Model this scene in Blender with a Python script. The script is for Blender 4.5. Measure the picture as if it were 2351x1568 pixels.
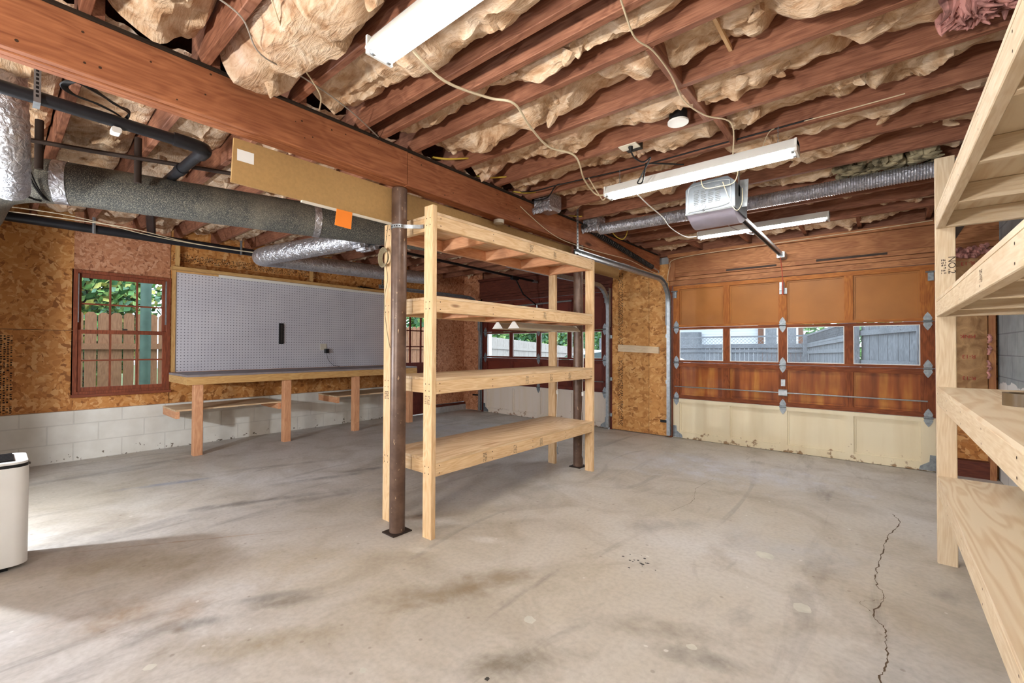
import bpy, math, random
from mathutils import Vector, Matrix, noise
random.seed(7)
S = bpy.context.scene
C = S.collection
for o in list(bpy.data.objects): bpy.data.objects.remove(o)

# ------------------------------------------------------------ camera, world, exposure
EYE = Vector((0, 0, 1.26))
yaw, pitch, roll = math.radians(40.084), math.radians(0.7243), math.radians(0.2382)
F = Vector((-math.sin(yaw)*math.cos(pitch), math.cos(yaw)*math.cos(pitch), math.sin(pitch)))
r0 = Vector((math.cos(yaw), math.sin(yaw), 0)); u0 = r0.cross(F)
RR = r0*math.cos(roll)+u0*math.sin(roll); UU = RR.cross(F)
cd = bpy.data.cameras.new('camera'); cam = bpy.data.objects.new('camera', cd); C.objects.link(cam)
M = Matrix((RR, UU, -F)).transposed().to_4x4(); M.translation = EYE
cam.matrix_world = M
cd.sensor_fit = 'HORIZONTAL'; cd.sensor_width = 36; cd.lens = 36*1009.1/2351; cd.clip_start = .02; cd.clip_end = 200
S.camera = cam
W = bpy.data.worlds.new('world'); S.world = W; W.use_nodes = True
bg = W.node_tree.nodes['Background']; bg.inputs[0].default_value = (.72, .86, 1, 1); bg.inputs[1].default_value = 1.75
S.view_settings.view_transform = 'Standard'; S.view_settings.look = 'None'
S.view_settings.exposure = 1.3; S.view_settings.gamma = 1
S.view_settings.use_curve_mapping = False
TUBE = 24.0        # emission of the fluorescent tubes
BULB = 72.0        # watts of the unseen bulb at the rear left
FILL = 50.0       # watts of each added fill lamp behind the camera
BACK = 8.0        # emission of the added fill tubes behind the camera

# ------------------------------------------------------------ materials
def lin(c): return tuple(((x/255)/12.92 if x/255 <= .04045 else ((x/255+.055)/1.055)**2.4) for x in c)+(1,)
class Mat:
    def __init__(s, name, rough=.7, metal=0, spec=.3):
        s.m = bpy.data.materials.new(name); s.m.use_nodes = True; s.t = s.m.node_tree
        s.b = s.t.nodes['Principled BSDF']; s.b.inputs['Roughness'].default_value = rough
        s.b.inputs['Metallic'].default_value = metal; s.b.inputs['Specular IOR Level'].default_value = spec
        tc = s.t.nodes.new('ShaderNodeTexCoord'); s.co = tc.outputs['Object']
    def n(s, typ, **kw):
        x = s.t.nodes.new(typ)
        for k, v in kw.items():
            if k in x.inputs: s.put(x.inputs[k], v)
            else: setattr(x, k, v)
        return x
    def put(s, sock, v):
        if hasattr(v, 'is_output'): s.t.links.new(v, sock)
        else: sock.default_value = v
    def rand(s, k=40.0):
        oi = s.t.nodes.new('ShaderNodeObjectInfo')
        m = s.math('MULTIPLY', oi.outputs['Random'], k)
        v = s.n('ShaderNodeVectorMath', operation='ADD'); s.put(v.inputs[0], s.co)
        c = s.t.nodes.new('ShaderNodeCombineXYZ')
        for i in range(3): s.put(c.inputs[i], m)
        s.put(v.inputs[1], c.outputs[0]); s.co = v.outputs[0]
    def map(s, scale, loc=(0,0,0), rot=(0,0,0), co=None):
        x = s.t.nodes.new('ShaderNodeMapping'); s.put(x.inputs[0], co or s.co)
        x.inputs['Scale'].default_value = scale; x.inputs['Location'].default_value = loc; x.inputs['Rotation'].default_value = rot
        return x.outputs[0]
    def noise(s, co, scale, detail=4, dist=0, rough=.5):
        x = s.t.nodes.new('ShaderNodeTexNoise'); s.put(x.inputs['Vector'], co); x.inputs['Scale'].default_value = scale
        x.inputs['Detail'].default_value = detail; x.inputs['Distortion'].default_value = dist; x.inputs['Roughness'].default_value = rough
        return x.outputs['Fac']
    def vor(s, co, scale, out='Distance', feat='F1', rnd=1):
        x = s.t.nodes.new('ShaderNodeTexVoronoi'); s.put(x.inputs['Vector'], co); x.inputs['Scale'].default_value = scale
        x.feature = feat; x.inputs['Randomness'].default_value = rnd
        return x.outputs[out]
    def ramp(s, f, stops, const=False):
        x = s.t.nodes.new('ShaderNodeValToRGB'); s.put(x.inputs[0], f); e = x.color_ramp.elements
        if const: x.color_ramp.interpolation = 'CONSTANT'
        while len(e) < len(stops): e.new(.5)
        for i, (p, c) in enumerate(stops):
            e[i].position = p; e[i].color = c if isinstance(c, tuple) else (c, c, c, 1)
        return x.outputs[0]
    def mix(s, f, a, b, mode='MIX'):
        x = s.t.nodes.new('ShaderNodeMix'); x.data_type = 'RGBA'; x.blend_type = mode
        s.put(x.inputs[0], f); s.put(x.inputs[6], a); s.put(x.inputs[7], b); return x.outputs[2]
    def math(s, op, a, b=0.0, c=None):
        x = s.t.nodes.new('ShaderNodeMath'); x.operation = op; s.put(x.inputs[0], a); s.put(x.inputs[1], b)
        if c is not None: s.put(x.inputs[2], c)
        return x.outputs[0]
    def col(s, c): s.put(s.b.inputs['Base Color'], c)
    def bump(s, h, d=.01, st=.5):
        x = s.t.nodes.new('ShaderNodeBump'); s.put(x.inputs['Height'], h); x.inputs['Distance'].default_value = d
        x.inputs['Strength'].default_value = st; s.put(s.b.inputs['Normal'], x.outputs[0])
    def xyz(s, co=None):
        x = s.t.nodes.new('ShaderNodeSeparateXYZ'); s.put(x.inputs[0], co or s.co); return x.outputs

def plain(name, c, rough=.6, metal=0, var=.12, sc=9, spec=.3):
    m = Mat(name, rough, metal, spec); c = lin(c)
    f = m.noise(m.co, sc, 5)
    d = tuple(x*(1-2*var) for x in c[:3])+(1,)
    m.col(m.ramp(f, [(.35, d), (.62, c)])); return m.m

def wood(name, light, dark, axis='X', knot=None, rough=.65, knots=.055, gs=1.0, blotch=.25):
    m = Mat(name, rough); m.rand()
    k = {'X': (.06, 1, 1), 'Y': (1, .06, 1), 'Z': (1, 1, .06)}[axis]
    g = m.map(k); kk = tuple(.28 if v < 1 else 1 for v in k)
    big = m.noise(m.map(tuple(.35 if v < 1 else 1 for v in k)), 5, 2, 1.2)
    rings = m.math('SINE', m.math('MULTIPLY', m.math('ADD', m.noise(g, 9*gs, 3, .8), big), 42.0))
    fine = m.noise(g, 160*gs, 3)
    f = m.math('ADD', m.math('MULTIPLY', rings, .085), m.math('MULTIPLY', fine, .8))
    f = m.math('ADD', f, .12)
    L, D = lin(light), lin(dark)
    c = m.mix(m.ramp(f, [(.25, 1.0), (.72, 0.0)]), L, D)
    bl = m.noise(m.co, 2.3, 3, .5)
    c = m.mix(m.math('MULTIPLY', m.ramp(bl, [(.42, 0.0), (.7, 1.0)]), blotch), c, D)
    v = m.vor(m.map(kk), 3.4)
    kn = m.ramp(v, [(knots*.45, 1.0), (knots, 0.0)])
    c = m.mix(m.math('MULTIPLY', kn, .8), c, lin(knot or tuple(x*.55 for x in dark)))
    m.col(c); m.bump(f, .002, .35); return m.m

def woods(name, *a, **k): return {ax: wood(name+'_'+ax.lower(), *a, axis=ax, **k) for ax in 'XYZ'}
pine = woods('pine_lumber', (234, 204, 162), (208, 166, 118), knot=(120, 70, 35), blotch=.2)
whitepine = woods('new_pine_lumber', (230, 212, 184), (208, 182, 146), knot=(135, 90, 50), blotch=.12)
fir = woods('fir_post', (230, 176, 134), (200, 138, 98), knot=(110, 60, 30), blotch=.3)
red = woods('aged_red_joist', (164, 112, 86), (112, 68, 50), knot=(40, 22, 14), blotch=.5)
beamwood = woods('beam_lumber', (178, 114, 76), (132, 76, 48), knot=(60, 32, 20), blotch=.4, gs=.6, knots=.085)
headwood = woods('header_lumber', (190, 134, 90), (130, 80, 50), knot=(50, 30, 18), blotch=.75)
darkhead = woods('dark_header_lumber', (112, 58, 42), (72, 34, 26), knot=(35, 18, 14), blotch=.4)
doorframe = woods('door_frame_wood', (158, 88, 46), (98, 46, 24), knot=(60, 30, 15), knots=.02, blotch=.7)
doorstile = woods('door_stile_wood', (190, 122, 58), (140, 78, 34), knots=.01, blotch=.4)
reddoor = woods('red_door_wood', (122, 56, 42), (78, 32, 26), knots=.01, blotch=.6)
winwood = woods('window_wood', (156, 84, 54), (104, 52, 34), knots=.01, blotch=.4)
benchtrim = woods('bench_lumber', (222, 180, 118), (190, 140, 82), knot=(110, 70, 40), blotch=.15)
greywood = woods('weathered_fence', (132, 135, 140), (88, 91, 96), knot=(70, 70, 72), blotch=.5)
palefence = woods('pale_fence', (186, 178, 170), (150, 140, 130), blotch=.3)
cedar = woods('cedar_fence', (172, 124, 90), (132, 90, 64), blotch=.4)
ink = plain('lumber_ink', (70, 60, 55), .9)
screwm = plain('screw_hole', (70, 48, 32), .8)

def osb_mat(name, cols, sc=1.0):
    m = Mat(name, .6); m.rand(7)
    ws = m.n('ShaderNodeVectorMath', operation='ADD'); 
    nz = m.t.nodes.new('ShaderNodeTexNoise'); m.put(nz.inputs['Vector'], m.co); nz.inputs['Scale'].default_value = 9; nz.inputs['Detail'].default_value = 3
    s2 = m.n('ShaderNodeVectorMath', operation='SCALE'); m.put(s2.inputs[0], nz.outputs['Color']); s2.inputs['Scale'].default_value = .12
    m.put(ws.inputs[0], m.co); m.put(ws.inputs[1], s2.outputs[0]); w = ws.outputs[0]
    cc = [lin(c) for c in cols]
    def layer(rx, k):
        v = m.t.nodes.new('ShaderNodeTexVoronoi'); m.put(v.inputs['Vector'], m.map((1.3, 1.3, .42), co=m.map((1,1,1), rot=(rx, rx*.9, 0), co=w))); v.inputs['Scale'].default_value = 21*sc
        sep = m.t.nodes.new('ShaderNodeSeparateColor'); m.put(sep.inputs[0], v.outputs['Color'])
        return m.ramp(sep.outputs[0], [(0, cc[0]), (.12, cc[1]), (.35, cc[2]), (.7, cc[3]), (.95, cc[4])]), sep.outputs[1]
    a, fa = layer(.5, 1); b, fb = layer(-.9, 1); c, fc = layer(1.7, 1)
    x = m.mix(m.ramp(fa, [(.45, 0.0), (.55, 1.0)]), a, b)
    x = m.mix(m.ramp(fb, [(.5, 0.0), (.6, 1.0)]), x, c)
    x = m.mix(.22, x, cc[2])
    m.col(x); m.bump(fa, .003, .25); return m.m
osb = osb_mat('strand_board', [(124, 72, 32), (168, 106, 54), (194, 130, 68), (208, 148, 84), (226, 176, 118)])
osb2 = osb_mat('strand_board_light', [(135, 82, 38), (178, 120, 62), (200, 142, 80), (212, 158, 94), (224, 176, 118)])
osb3 = osb_mat('strand_board_pink', [(122, 72, 50), (160, 104, 72), (184, 124, 88), (198, 142, 106), (212, 162, 128)], 1.4)

def floor_mat():
    m = Mat('concrete_slab', .62, 0, .35)
    big = m.noise(m.co, .55, 5, .6, .55); mid = m.noise(m.co, 2.2, 6, .8, .6)
    fine = m.noise(m.map((1, 1, 1)), 40, 6)
    c = m.mix(m.ramp(big, [(.35, 0.0), (.65, 1.0)]), lin((184, 174, 158)), lin((200, 196, 192)))
    c = m.mix(m.math('MULTIPLY', m.ramp(mid, [(.45, 0.0), (.75, 1.0)]), .55), c, lin((142, 128, 108)))
    st = m.noise(m.map((1.4, .28, 1), rot=(0, 0, .5)), 2.6, 6, 1.2, .62)
    c = m.mix(m.math('MULTIPLY', m.ramp(st, [(.56, 0.0), (.72, 1.0)]), .5), c, lin((112, 104, 98)))
    wob = m.math('MULTIPLY', m.math('SUBTRACT', m.noise(m.co, 3.2, 8, .6, .68), .5), 2.6)
    patch = m.ramp(m.noise(m.co, 6.5, 6, .4, .6), [(.3, .25), (.62, 1.0)])
    X = m.xyz()
    def blot(c, x, y, rx, ry, ang, colr, k):
        ca, sa = math.cos(ang), math.sin(ang)
        dx = m.math('SUBTRACT', X[0], x+2.95); dy = m.math('SUBTRACT', X[1], y-1.59)
        a = m.math('DIVIDE', m.math('ADD', m.math('MULTIPLY', dx, ca), m.math('MULTIPLY', dy, sa)), rx)
        b = m.math('DIVIDE', m.math('SUBTRACT', m.math('MULTIPLY', dy, ca), m.math('MULTIPLY', dx, sa)), ry)
        d = m.math('SQRT', m.math('ADD', m.math('MULTIPLY', a, a), m.math('MULTIPLY', b, b)))
        d = m.math('ADD', d, wob)
        return m.mix(m.math('MULTIPLY', m.math('MULTIPLY', m.ramp(d, [(.2, 1.0), (1, 0.0)]), patch), k), c, lin(colr))
    for a in STAINS_AND_DAYLIGHT: c = blot(c, *a)
    # paint flecks and small dark drips
    v = m.vor(m.co, 4.5); f = m.ramp(m.math('ADD', v, m.math('MULTIPLY', m.noise(m.co, 30, 2), .12)), [(.085, 1.0), (.1, 0.0)])
    c = m.mix(m.math('MULTIPLY', f, .55), c, lin((226, 224, 218)))
    v2 = m.vor(m.map((1, 1, 1), loc=(3.3, 1.7, 0)), 7); f2 = m.ramp(v2, [(.05, 1.0), (.08, 0.0)])
    c = m.mix(m.math('MULTIPLY', f2, .4), c, lin((110, 92, 74)))
    c = m.mix(m.math('MULTIPLY', m.ramp(fine, [(.3, 1.0), (.6, 0.0)]), .22), c, lin((120, 112, 102)))
    m.col(c); m.put(m.b.inputs['Roughness'], m.ramp(mid, [(.3, .45), (.7, .75)]))
    m.bump(fine, .003, .2); return m.m
STAINS_AND_DAYLIGHT = [(-1.75, 1.52, .42, .15, 1.05, (124, 104, 76), .8), (-1.62, 1.80, .2, .12, 1.0, (136, 118, 92), .5), (-2.25, .98, .30, .07, 1.0, (108, 98, 86), .65), (-2.39, .62, .32, .06, 1.0, (98, 96, 94), .7),
          (-2.36, .92, .3, .05, 1.0, (94, 92, 92), .6), (-1.14, 1.34, .28, .10, .9, (98, 86, 68), .75), (-2.05, .72, .4, .13, .9, (144, 128, 98), .7), (-4.99, 1.08, .40, .07, 1.3, (118, 128, 150), .8),
          (-3.87, 1.44, .75, .07, 1.15, (104, 98, 96), .75), (-3.6, 1.75, .6, .08, 1.2, (112, 106, 104), .6), (-4.07, 2.14, .55, .07, 1.25, (98, 96, 98), .75), (-4.05, 2.5, .6, .06, 1.2, (104, 102, 104), .7), (-4.9, 1.9, .8, .06, 1.2, (126, 116, 112), .5),
          (-3.41, .88, 1.1, .012, .98, (160, 128, 98), .6), (-2.21, 1.73, .12, .06, .6, (224, 220, 210), .8), (-2.36, 2.15, .35, .06, .5, (214, 208, 200), .6), (-2.0, 2.1, .25, .05, .4, (214, 210, 204), .5),
          (-1.2, 3.09, .32, .12, .8, (142, 136, 130), .7), (-.79, 1.94, .35, .10, .5, (132, 122, 108), .65), (-.59, 1.87, .22, .07, .4, (112, 106, 98), .7), (-1.1, 2.55, .25, .1, .6, (204, 200, 192), .5), (-2.59, 1.2, .6, .3, 1.0, (176, 162, 138), .6),
          (-3.2, .62, .5, .25, .8, (150, 136, 110), .7), (-2.7, .45, .4, .2, .8, (146, 118, 86), .7), (-.4, 3.2, .6, .3, .3, (172, 172, 174), .5), (-.6, 1.3, .4, .2, .5, (150, 136, 112), .6), (-1.3, 4.9, 1.3, .6, .1, (204, 206, 214), .7),
          (.1, 2.1, .3, .6, .2, (150, 148, 146), .5), (-4.8, 4.6, 1.2, .8, .1, (190, 190, 196), .6)]  # broad pale blots before the garage doors paint daylight onto the slab
floorm = floor_mat()

def block_mat(name, base, dark, course=.2, length=.4, joint=.006, band=None):
    m = Mat(name, .8); n1 = m.noise(m.co, 6, 6); 
    br = m.t.nodes.new('ShaderNodeTexBrick')
    X = m.xyz(); cmb = m.t.nodes.new('ShaderNodeCombineXYZ'); m.put(cmb.inputs[0], X[1]); m.put(cmb.inputs[1], X[2]); m.put(br.inputs['Vector'], cmb.outputs[0])
    br.inputs['Scale'].default_value = 1; br.inputs['Brick Width'].default_value = length; br.inputs['Row Height'].default_value = course
    br.inputs['Mortar Size'].default_value = joint; br.inputs['Mortar Smooth'].default_value = .3
    c = m.mix(m.ramp(n1, [(.3, 0.0), (.7, 1.0)]), lin(dark), lin(base))
    if band:
        c = m.mix(m.ramp(m.math('ADD', X[2], m.math('MULTIPLY', m.math('SUBTRACT', n1, .5), .12)), [(.0, 1.0), (.01, 1.0)]), c, c)
        g = m.math('LESS_THAN', m.math('ADD', X[2], m.math('MULTIPLY', n1, .15)), band); c = m.mix(g, c, lin((226, 226, 226)))
    else:
        low = m.math('SUBTRACT', .12, X[2]); chip = m.ramp(m.math('ADD', m.noise(m.co, 26, 4), m.math('MULTIPLY', low, 1.1)), [(.72, 0.0), (.76, 1.0)])
        c = m.mix(chip, c, lin((112, 100, 86)))
    c = m.mix(m.math('MULTIPLY', br.outputs['Fac'], .5 if band else .22), c, lin(tuple(x*.72 for x in dark)))
    m.col(c); m.bump(m.math('SUBTRACT', 1.0, br.outputs['Fac']), .006, .5); return m.m
whiteblock = block_mat('painted_block', (230, 227, 218), (214, 209, 198))
greyblock = block_mat('bare_block', (168, 176, 182), (140, 148, 154), band=1.02)

def insul_mat():
    m = Mat('fibreglass_wool', .95, 0, .05); m.rand(9)
    a = m.noise(m.map((1, 1, 1)), 3.6, 7, 3.2, .6); b = m.noise(m.map((.45, 2.0, 1.5), rot=(0, 0, .7)), 11, 6, 4.0)
    c = m.ramp(a, [(.30, lin((158, 122, 92))), (.40, lin((196, 162, 130))), (.50, lin((216, 188, 158))), (.62, lin((228, 206, 180))), (.76, lin((238, 224, 206)))])
    c = m.mix(m.math('MULTIPLY', m.ramp(b, [(.35, 1.0), (.6, 0.0)]), .35), c, lin((178, 132, 92)))
    p = m.noise(m.co, 1.1, 2); c = m.mix(m.math('MULTIPLY', m.ramp(p, [(.6, 0.0), (.7, 1.0)]), .3), c, lin((205, 140, 120)))
    m.col(c); m.bump(m.math('ADD', a, m.math('MULTIPLY', b, .5)), .03, .6); return m.m
wool = insul_mat()

def ply_mat(name, l, d, axis=1):
    m = Mat(name, .6); m.rand(5)
    k = (.9, .16, .9) if axis == 1 else (.16, .9, .9)
    a = m.noise(m.map(k), 4, 2, .8); w = m.math('SINE', m.math('MULTIPLY', a, 70.0))
    fine = m.noise(m.map(tuple(v*v for v in k)), 90, 3)
    c = m.mix(m.ramp(m.math('ADD', m.math('MULTIPLY', w, .35), fine), [(.3, 0.0), (.95, 1.0)]), lin(l), lin(d))
    kn = m.ramp(m.vor(m.map(k), 2.2), [(.025, 1.0), (.05, 0.0)]); c = m.mix(m.math('MULTIPLY', kn, .6), c, lin((160, 108, 62)))
    m.col(c); return m.m
ply = ply_mat('plywood', (222, 194, 158), (202, 168, 128)); ply_new = ply_mat('new_plywood', (230, 212, 184), (214, 188, 154))
fibre = plain('fibre_board', (176, 140, 90), .8, var=.05, sc=60)
panelb = plain('door_hardboard', (172, 112, 54), .45, var=.09, sc=2)
def stain_panel():
    m = Mat('streaked_hardboard', .42); X = m.xyz()
    st = m.noise(m.map((1, 1, .12)), 9, 3); a = m.noise(m.co, 3, 3)
    c = m.ramp(st, [(.34, lin((120, 58, 22))), (.5, lin((166, 92, 38))), (.66, lin((198, 134, 62)))])
    c = m.mix(m.math('MULTIPLY', m.ramp(a, [(.4, 0.0), (.7, 1.0)]), .5), c, lin((120, 60, 26)))
    m.col(c); return m.m
streak = stain_panel()
def cream_mat(name, base, rust):
    m = Mat(name, .5); X = m.xyz()
    n = m.noise(m.co, 18, 5); low = m.math('MULTIPLY', m.math('SUBTRACT', .14, X[2]), 1.0)
    f = m.ramp(m.math('ADD', n, low), [(.66, 0.0), (.74, 1.0)])
    st = m.noise(m.map((1, 1, .1)), 8, 3)
    c = m.mix(m.math('MULTIPLY', m.ramp(st, [(.45, 0.0), (.7, 1.0)]), .3), lin(base), lin((214, 192, 150)))
    m.col(m.mix(m.math('MULTIPLY', f, .8), c, lin(rust))); return m.m
cream = cream_mat('cream_paint', (238, 226, 196), (136, 92, 48)); greige = cream_mat('greige_paint', (226, 214, 202), (150, 110, 80))
redpanel = plain('red_door_panel', (118, 52, 38), .5, var=.12, sc=3)
steel = plain('galvanised_steel', (176, 182, 186), .38, .75, .12, 30); hingem = plain('hinge_steel', (158, 166, 172), .45, .7, .15, 40)
darksteel = plain('dark_steel', (70, 68, 66), .5, .6, .1); blackm = plain('black_plastic', (28, 28, 30), .45, 0, .1)
pipem = plain('black_pipe', (38, 38, 42), .35, 0, .15); rustpipe = plain('old_iron_pipe', (58, 46, 40), .7, .2)
white = plain('white_enamel', (236, 236, 232), .35, 0, .02); offwhite = plain('off_white_plastic', (222, 214, 196), .5, 0, .04)
wirew = plain('cream_cable', (220, 204, 172), .6, 0, .03); yellow = plain('yellow_cable', (214, 182, 74), .6, 0, .05)
orange = plain('orange_note', (244, 138, 50), .8, 0, .01); tapem = plain('brown_tape', (108, 90, 66), .35, 0, .04)
greytop = plain('grey_bench_top', (150, 140, 140), .6, 0, .08); concretec = plain('curb_concrete', (176, 174, 172), .85, 0, .1, 20)
rope = plain('red_cord', (190, 90, 70), .7); outsidewall = plain('siding', (206, 210, 214), .6, 0, .02); brick = plain('brown_brick', (122, 84, 66), .8, 0, .2, 30)
carpaint = plain('car_paint', (238, 240, 242), .2, .1, .01); carglass = plain('car_glass', (92, 112, 112), .08, 0, .05, spec=.8); greenpost = plain('green_post', (84, 108, 96), .6, 0, .1)
drive = plain('driveway', (150, 148, 146), .85, 0, .08, 4); lawn = plain('lawn', (112, 128, 80), .9, 0, .25, 12)
leafm = [plain('leaf_green_%s' % n, c, .6, 0, .2, 14) for n, c in (('mid', (122, 172, 96)), ('light', (176, 212, 128)), ('dark', (78, 124, 74)), ('yellow', (216, 214, 122)), ('blue', (142, 184, 150)))]
def column_mat():
    m = Mat('brown_column_paint', .38, .15, .5); n = m.noise(m.co, 14, 6); v = m.noise(m.map((1, 1, .3)), 60, 3)
    c = m.mix(m.ramp(n, [(.4, 0.0), (.65, 1.0)]), lin((92, 70, 58)), lin((112, 88, 74)))
    m.col(m.mix(m.ramp(v, [(.68, 0.0), (.72, 1.0)]), c, lin((190, 160, 130)))); return m.m
columnm = column_mat()
def duct_mat():
    m = Mat('speckled_duct', .55, .25, .4); v = m.noise(m.co, 210, 2); n = m.noise(m.co, 3, 5)
    c = m.mix(m.ramp(v, [(.52, 0.0), (.62, 1.0)]), lin((70, 72, 72)), lin((150, 148, 134)))
    m.col(m.mix(m.math('MULTIPLY', m.ramp(n, [(.5, 0.0), (.7, 1.0)]), .4), c, lin((160, 152, 134)))); return m.m
ductm = duct_mat()
def foil_mat(name, c1=(214, 216, 224), r=.28, ax=None):
    m = Mat(name, r, .85, .5); m.co = m.co; a = m.noise(m.co, 26, 5, 1.5)
    m.col(m.ramp(a, [(.3, lin(tuple(x*.8 for x in c1))), (.6, lin(c1))])); m.bump(a, .02, .7); return m.m
foil = foil_mat('foil_jacket'); ribfoil = foil_mat('ribbed_foil', (206, 208, 218), .32); 
def peg_mat():
    m = Mat('pegboard_white', .45); X = m.xyz(); p = .0254*1.45
    def cell(o): return m.math('ABSOLUTE', m.math('SUBTRACT', m.math('FRACT', m.math('DIVIDE', o, p)), .5))
    a, b = cell(X[1]), cell(X[2]); d = m.math('SQRT', m.math('ADD', m.math('MULTIPLY', a, a), m.math('MULTIPLY', b, b)))
    h = m.ramp(d, [(.13, 1.0), (.17, 0.0)])
    base = m.ramp(m.noise(m.co, 2.5, 4), [(.3, lin((206, 204, 212))), (.7, lin((218, 216, 222)))])
    m.col(m.mix(h, base, lin((96, 92, 104)))); return m.m
pegm = peg_mat()
def glass_mat():
    m = Mat('window_glass', .02); t = m.t; g = m.n('ShaderNodeBsdfGlossy'); g.inputs['Roughness'].default_value = .35
    tr = m.n('ShaderNodeBsdfTransparent'); mx = m.n('ShaderNodeMixShader'); mx.inputs[0].default_value = .015
    t.links.new(tr.outputs[0], mx.inputs[1]); t.links.new(g.outputs[0], mx.inputs[2]); t.links.new(mx.outputs[0], t.nodes['Material Output'].inputs[0]); return m.m
glass = glass_mat()
def emis(name, st, c=(1, .985, .95, 1)):
    m = Mat(name); m.b.inputs['Emission Color'].default_value = c; m.b.inputs['Emission Strength'].default_value = st; m.col(lin((240, 240, 240))); return m.m
tubem = emis('lit_fluorescent_tube', TUBE); tubenear = emis('lit_tube_near_door', TUBE*1.7); tubeback = emis('rear_fill_tube', BACK)
def kraft_mat():
    m = Mat('kraft_paper', .75); n = m.noise(m.co, 9, 5, 1); m.col(m.ramp(n, [(.35, lin((150, 112, 76))), (.65, lin((190, 152, 108)))])); m.bump(n, .03, .7); return m.m
kraft = kraft_mat(); pink = plain('pink_fibre', (208, 150, 142), .95, 0, .3, 24); redink = plain('red_ink', (168, 62, 56), .8)
mould = plain('mouldy_fibre', (172, 160, 130), .95, 0, .42, 12)

# ------------------------------------------------------------ mesh builder
class MB:
    def __init__(s): s.v = []; s.f = []; s.mi = []; s.i = 0
    def face(s, *pts):
        n = len(s.v); s.v += [Vector(p) for p in pts]; s.f.append(list(range(n, n+len(pts)))); s.mi.append(s.i); return s
    def add(s, vs, fs):
        n = len(s.v); s.v += [Vector(p) for p in vs]; s.f += [[n+k for k in f] for f in fs]; s.mi += [s.i]*len(fs); return s
    def box(s, x0, x1, y0, y1, z0, z1, b=0.0):
        if b > 0:  # chamfered along the long edges
            d = (x1-x0, y1-y0, z1-z0); ax = d.index(max(d)); o = [k for k in range(3) if k != ax]
            lo = (x0, y0, z0); hi = (x1, y1, z1); b = min(b, d[o[0]]*.3, d[o[1]]*.3)
            ring = [(lo[o[0]]+b, lo[o[1]]), (hi[o[0]]-b, lo[o[1]]), (hi[o[0]], lo[o[1]]+b), (hi[o[0]], hi[o[1]]-b), (hi[o[0]]-b, hi[o[1]]), (lo[o[0]]+b, hi[o[1]]), (lo[o[0]], hi[o[1]]-b), (lo[o[0]], lo[o[1]]+b)]
            vs = []
            for e in (lo[ax], hi[ax]):
                for p in ring:
                    q = [0, 0, 0]; q[ax] = e; q[o[0]] = p[0]; q[o[1]] = p[1]; vs.append(q)
            fs = [list(range(8))[::-1], list(range(8, 16))]+[[k, (k+1) % 8, 8+(k+1) % 8, 8+k] for k in range(8)]
            if ax == 1: fs = [f[::-1] for f in fs]
            return s.add(vs, fs)
        vs = [(x, y, z) for z in (z0, z1) for y in (y0, y1) for x in (x0, x1)]
        return s.add(vs, [(0, 2, 3, 1), (4, 5, 7, 6), (0, 1, 5, 4), (2, 6, 7, 3), (0, 4, 6, 2), (1, 3, 7, 5)])
    def bar(s, a, b, w, h, up=(0, 0, 1)):
        a, b = Vector(a), Vector(b); d = (b-a).normalized(); x = d.cross(Vector(up)).normalized()*w/2; y = x.cross(d).normalized()*h/2
        vs = [p+k*x+l*y for p in (a, b) for k, l in ((-1, -1), (1, -1), (1, 1), (-1, 1))]
        return s.add(vs, [(0, 3, 2, 1), (4, 5, 6, 7), (0, 1, 5, 4), (1, 2, 6, 5), (2, 3, 7, 6), (3, 0, 4, 7)])
    def tube(s, pts, r, n=8, caps=True, rs=None):
        pts = [Vector(p) for p in pts]; rings = []; prev = None
        for i, p in enumerate(pts):
            d = ((pts[min(i+1, len(pts)-1)]-pts[max(i-1, 0)])).normalized()
            if prev is None: x = d.cross(Vector((0, 0, 1)) if abs(d.z) < .9 else Vector((1, 0, 0))).normalized()
            else: x = (prev-d*prev.dot(d)).normalized()
            prev = x; y = d.cross(x); rr = rs[i] if rs else r
            rings.append([p+(x*math.cos(2*math.pi*k/n)+y*math.sin(2*math.pi*k/n))*rr for k in range(n)])
        vs = [q for g in rings for q in g]; fs = []
        for i in range(len(pts)-1):
            for k in range(n): fs.append((i*n+k, i*n+(k+1) % n, (i+1)*n+(k+1) % n, (i+1)*n+k))
        if caps: fs += [tuple(range(n))[::-1], tuple(range((len(pts)-1)*n, len(pts)*n))]
        return s.add(vs, fs)
    def prism(s, poly, fn, t0, t1):
        n = len(poly); vs = [fn(p, t0) for p in poly]+[fn(p, t1) for p in poly]
        return s.add(vs, [tuple(range(n))[::-1], tuple(range(n, 2*n))]+[(k, (k+1) % n, n+(k+1) % n, n+k) for k in range(n)])
def smooth(pts, k=6):
    P = [Vector(p) for p in pts]; P = [P[0]]+P+[P[-1]]; out = []
    for i in range(1, len(P)-2):
        for j in range(k):
            t = j/k; a, b, c, d = P[i-1:i+3]
            out.append(.5*((2*b)+(c-a)*t+(2*a-5*b+4*c-d)*t*t+(3*b-a-3*c+d)*t**3))
    out.append(P[-2]); return out

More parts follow.
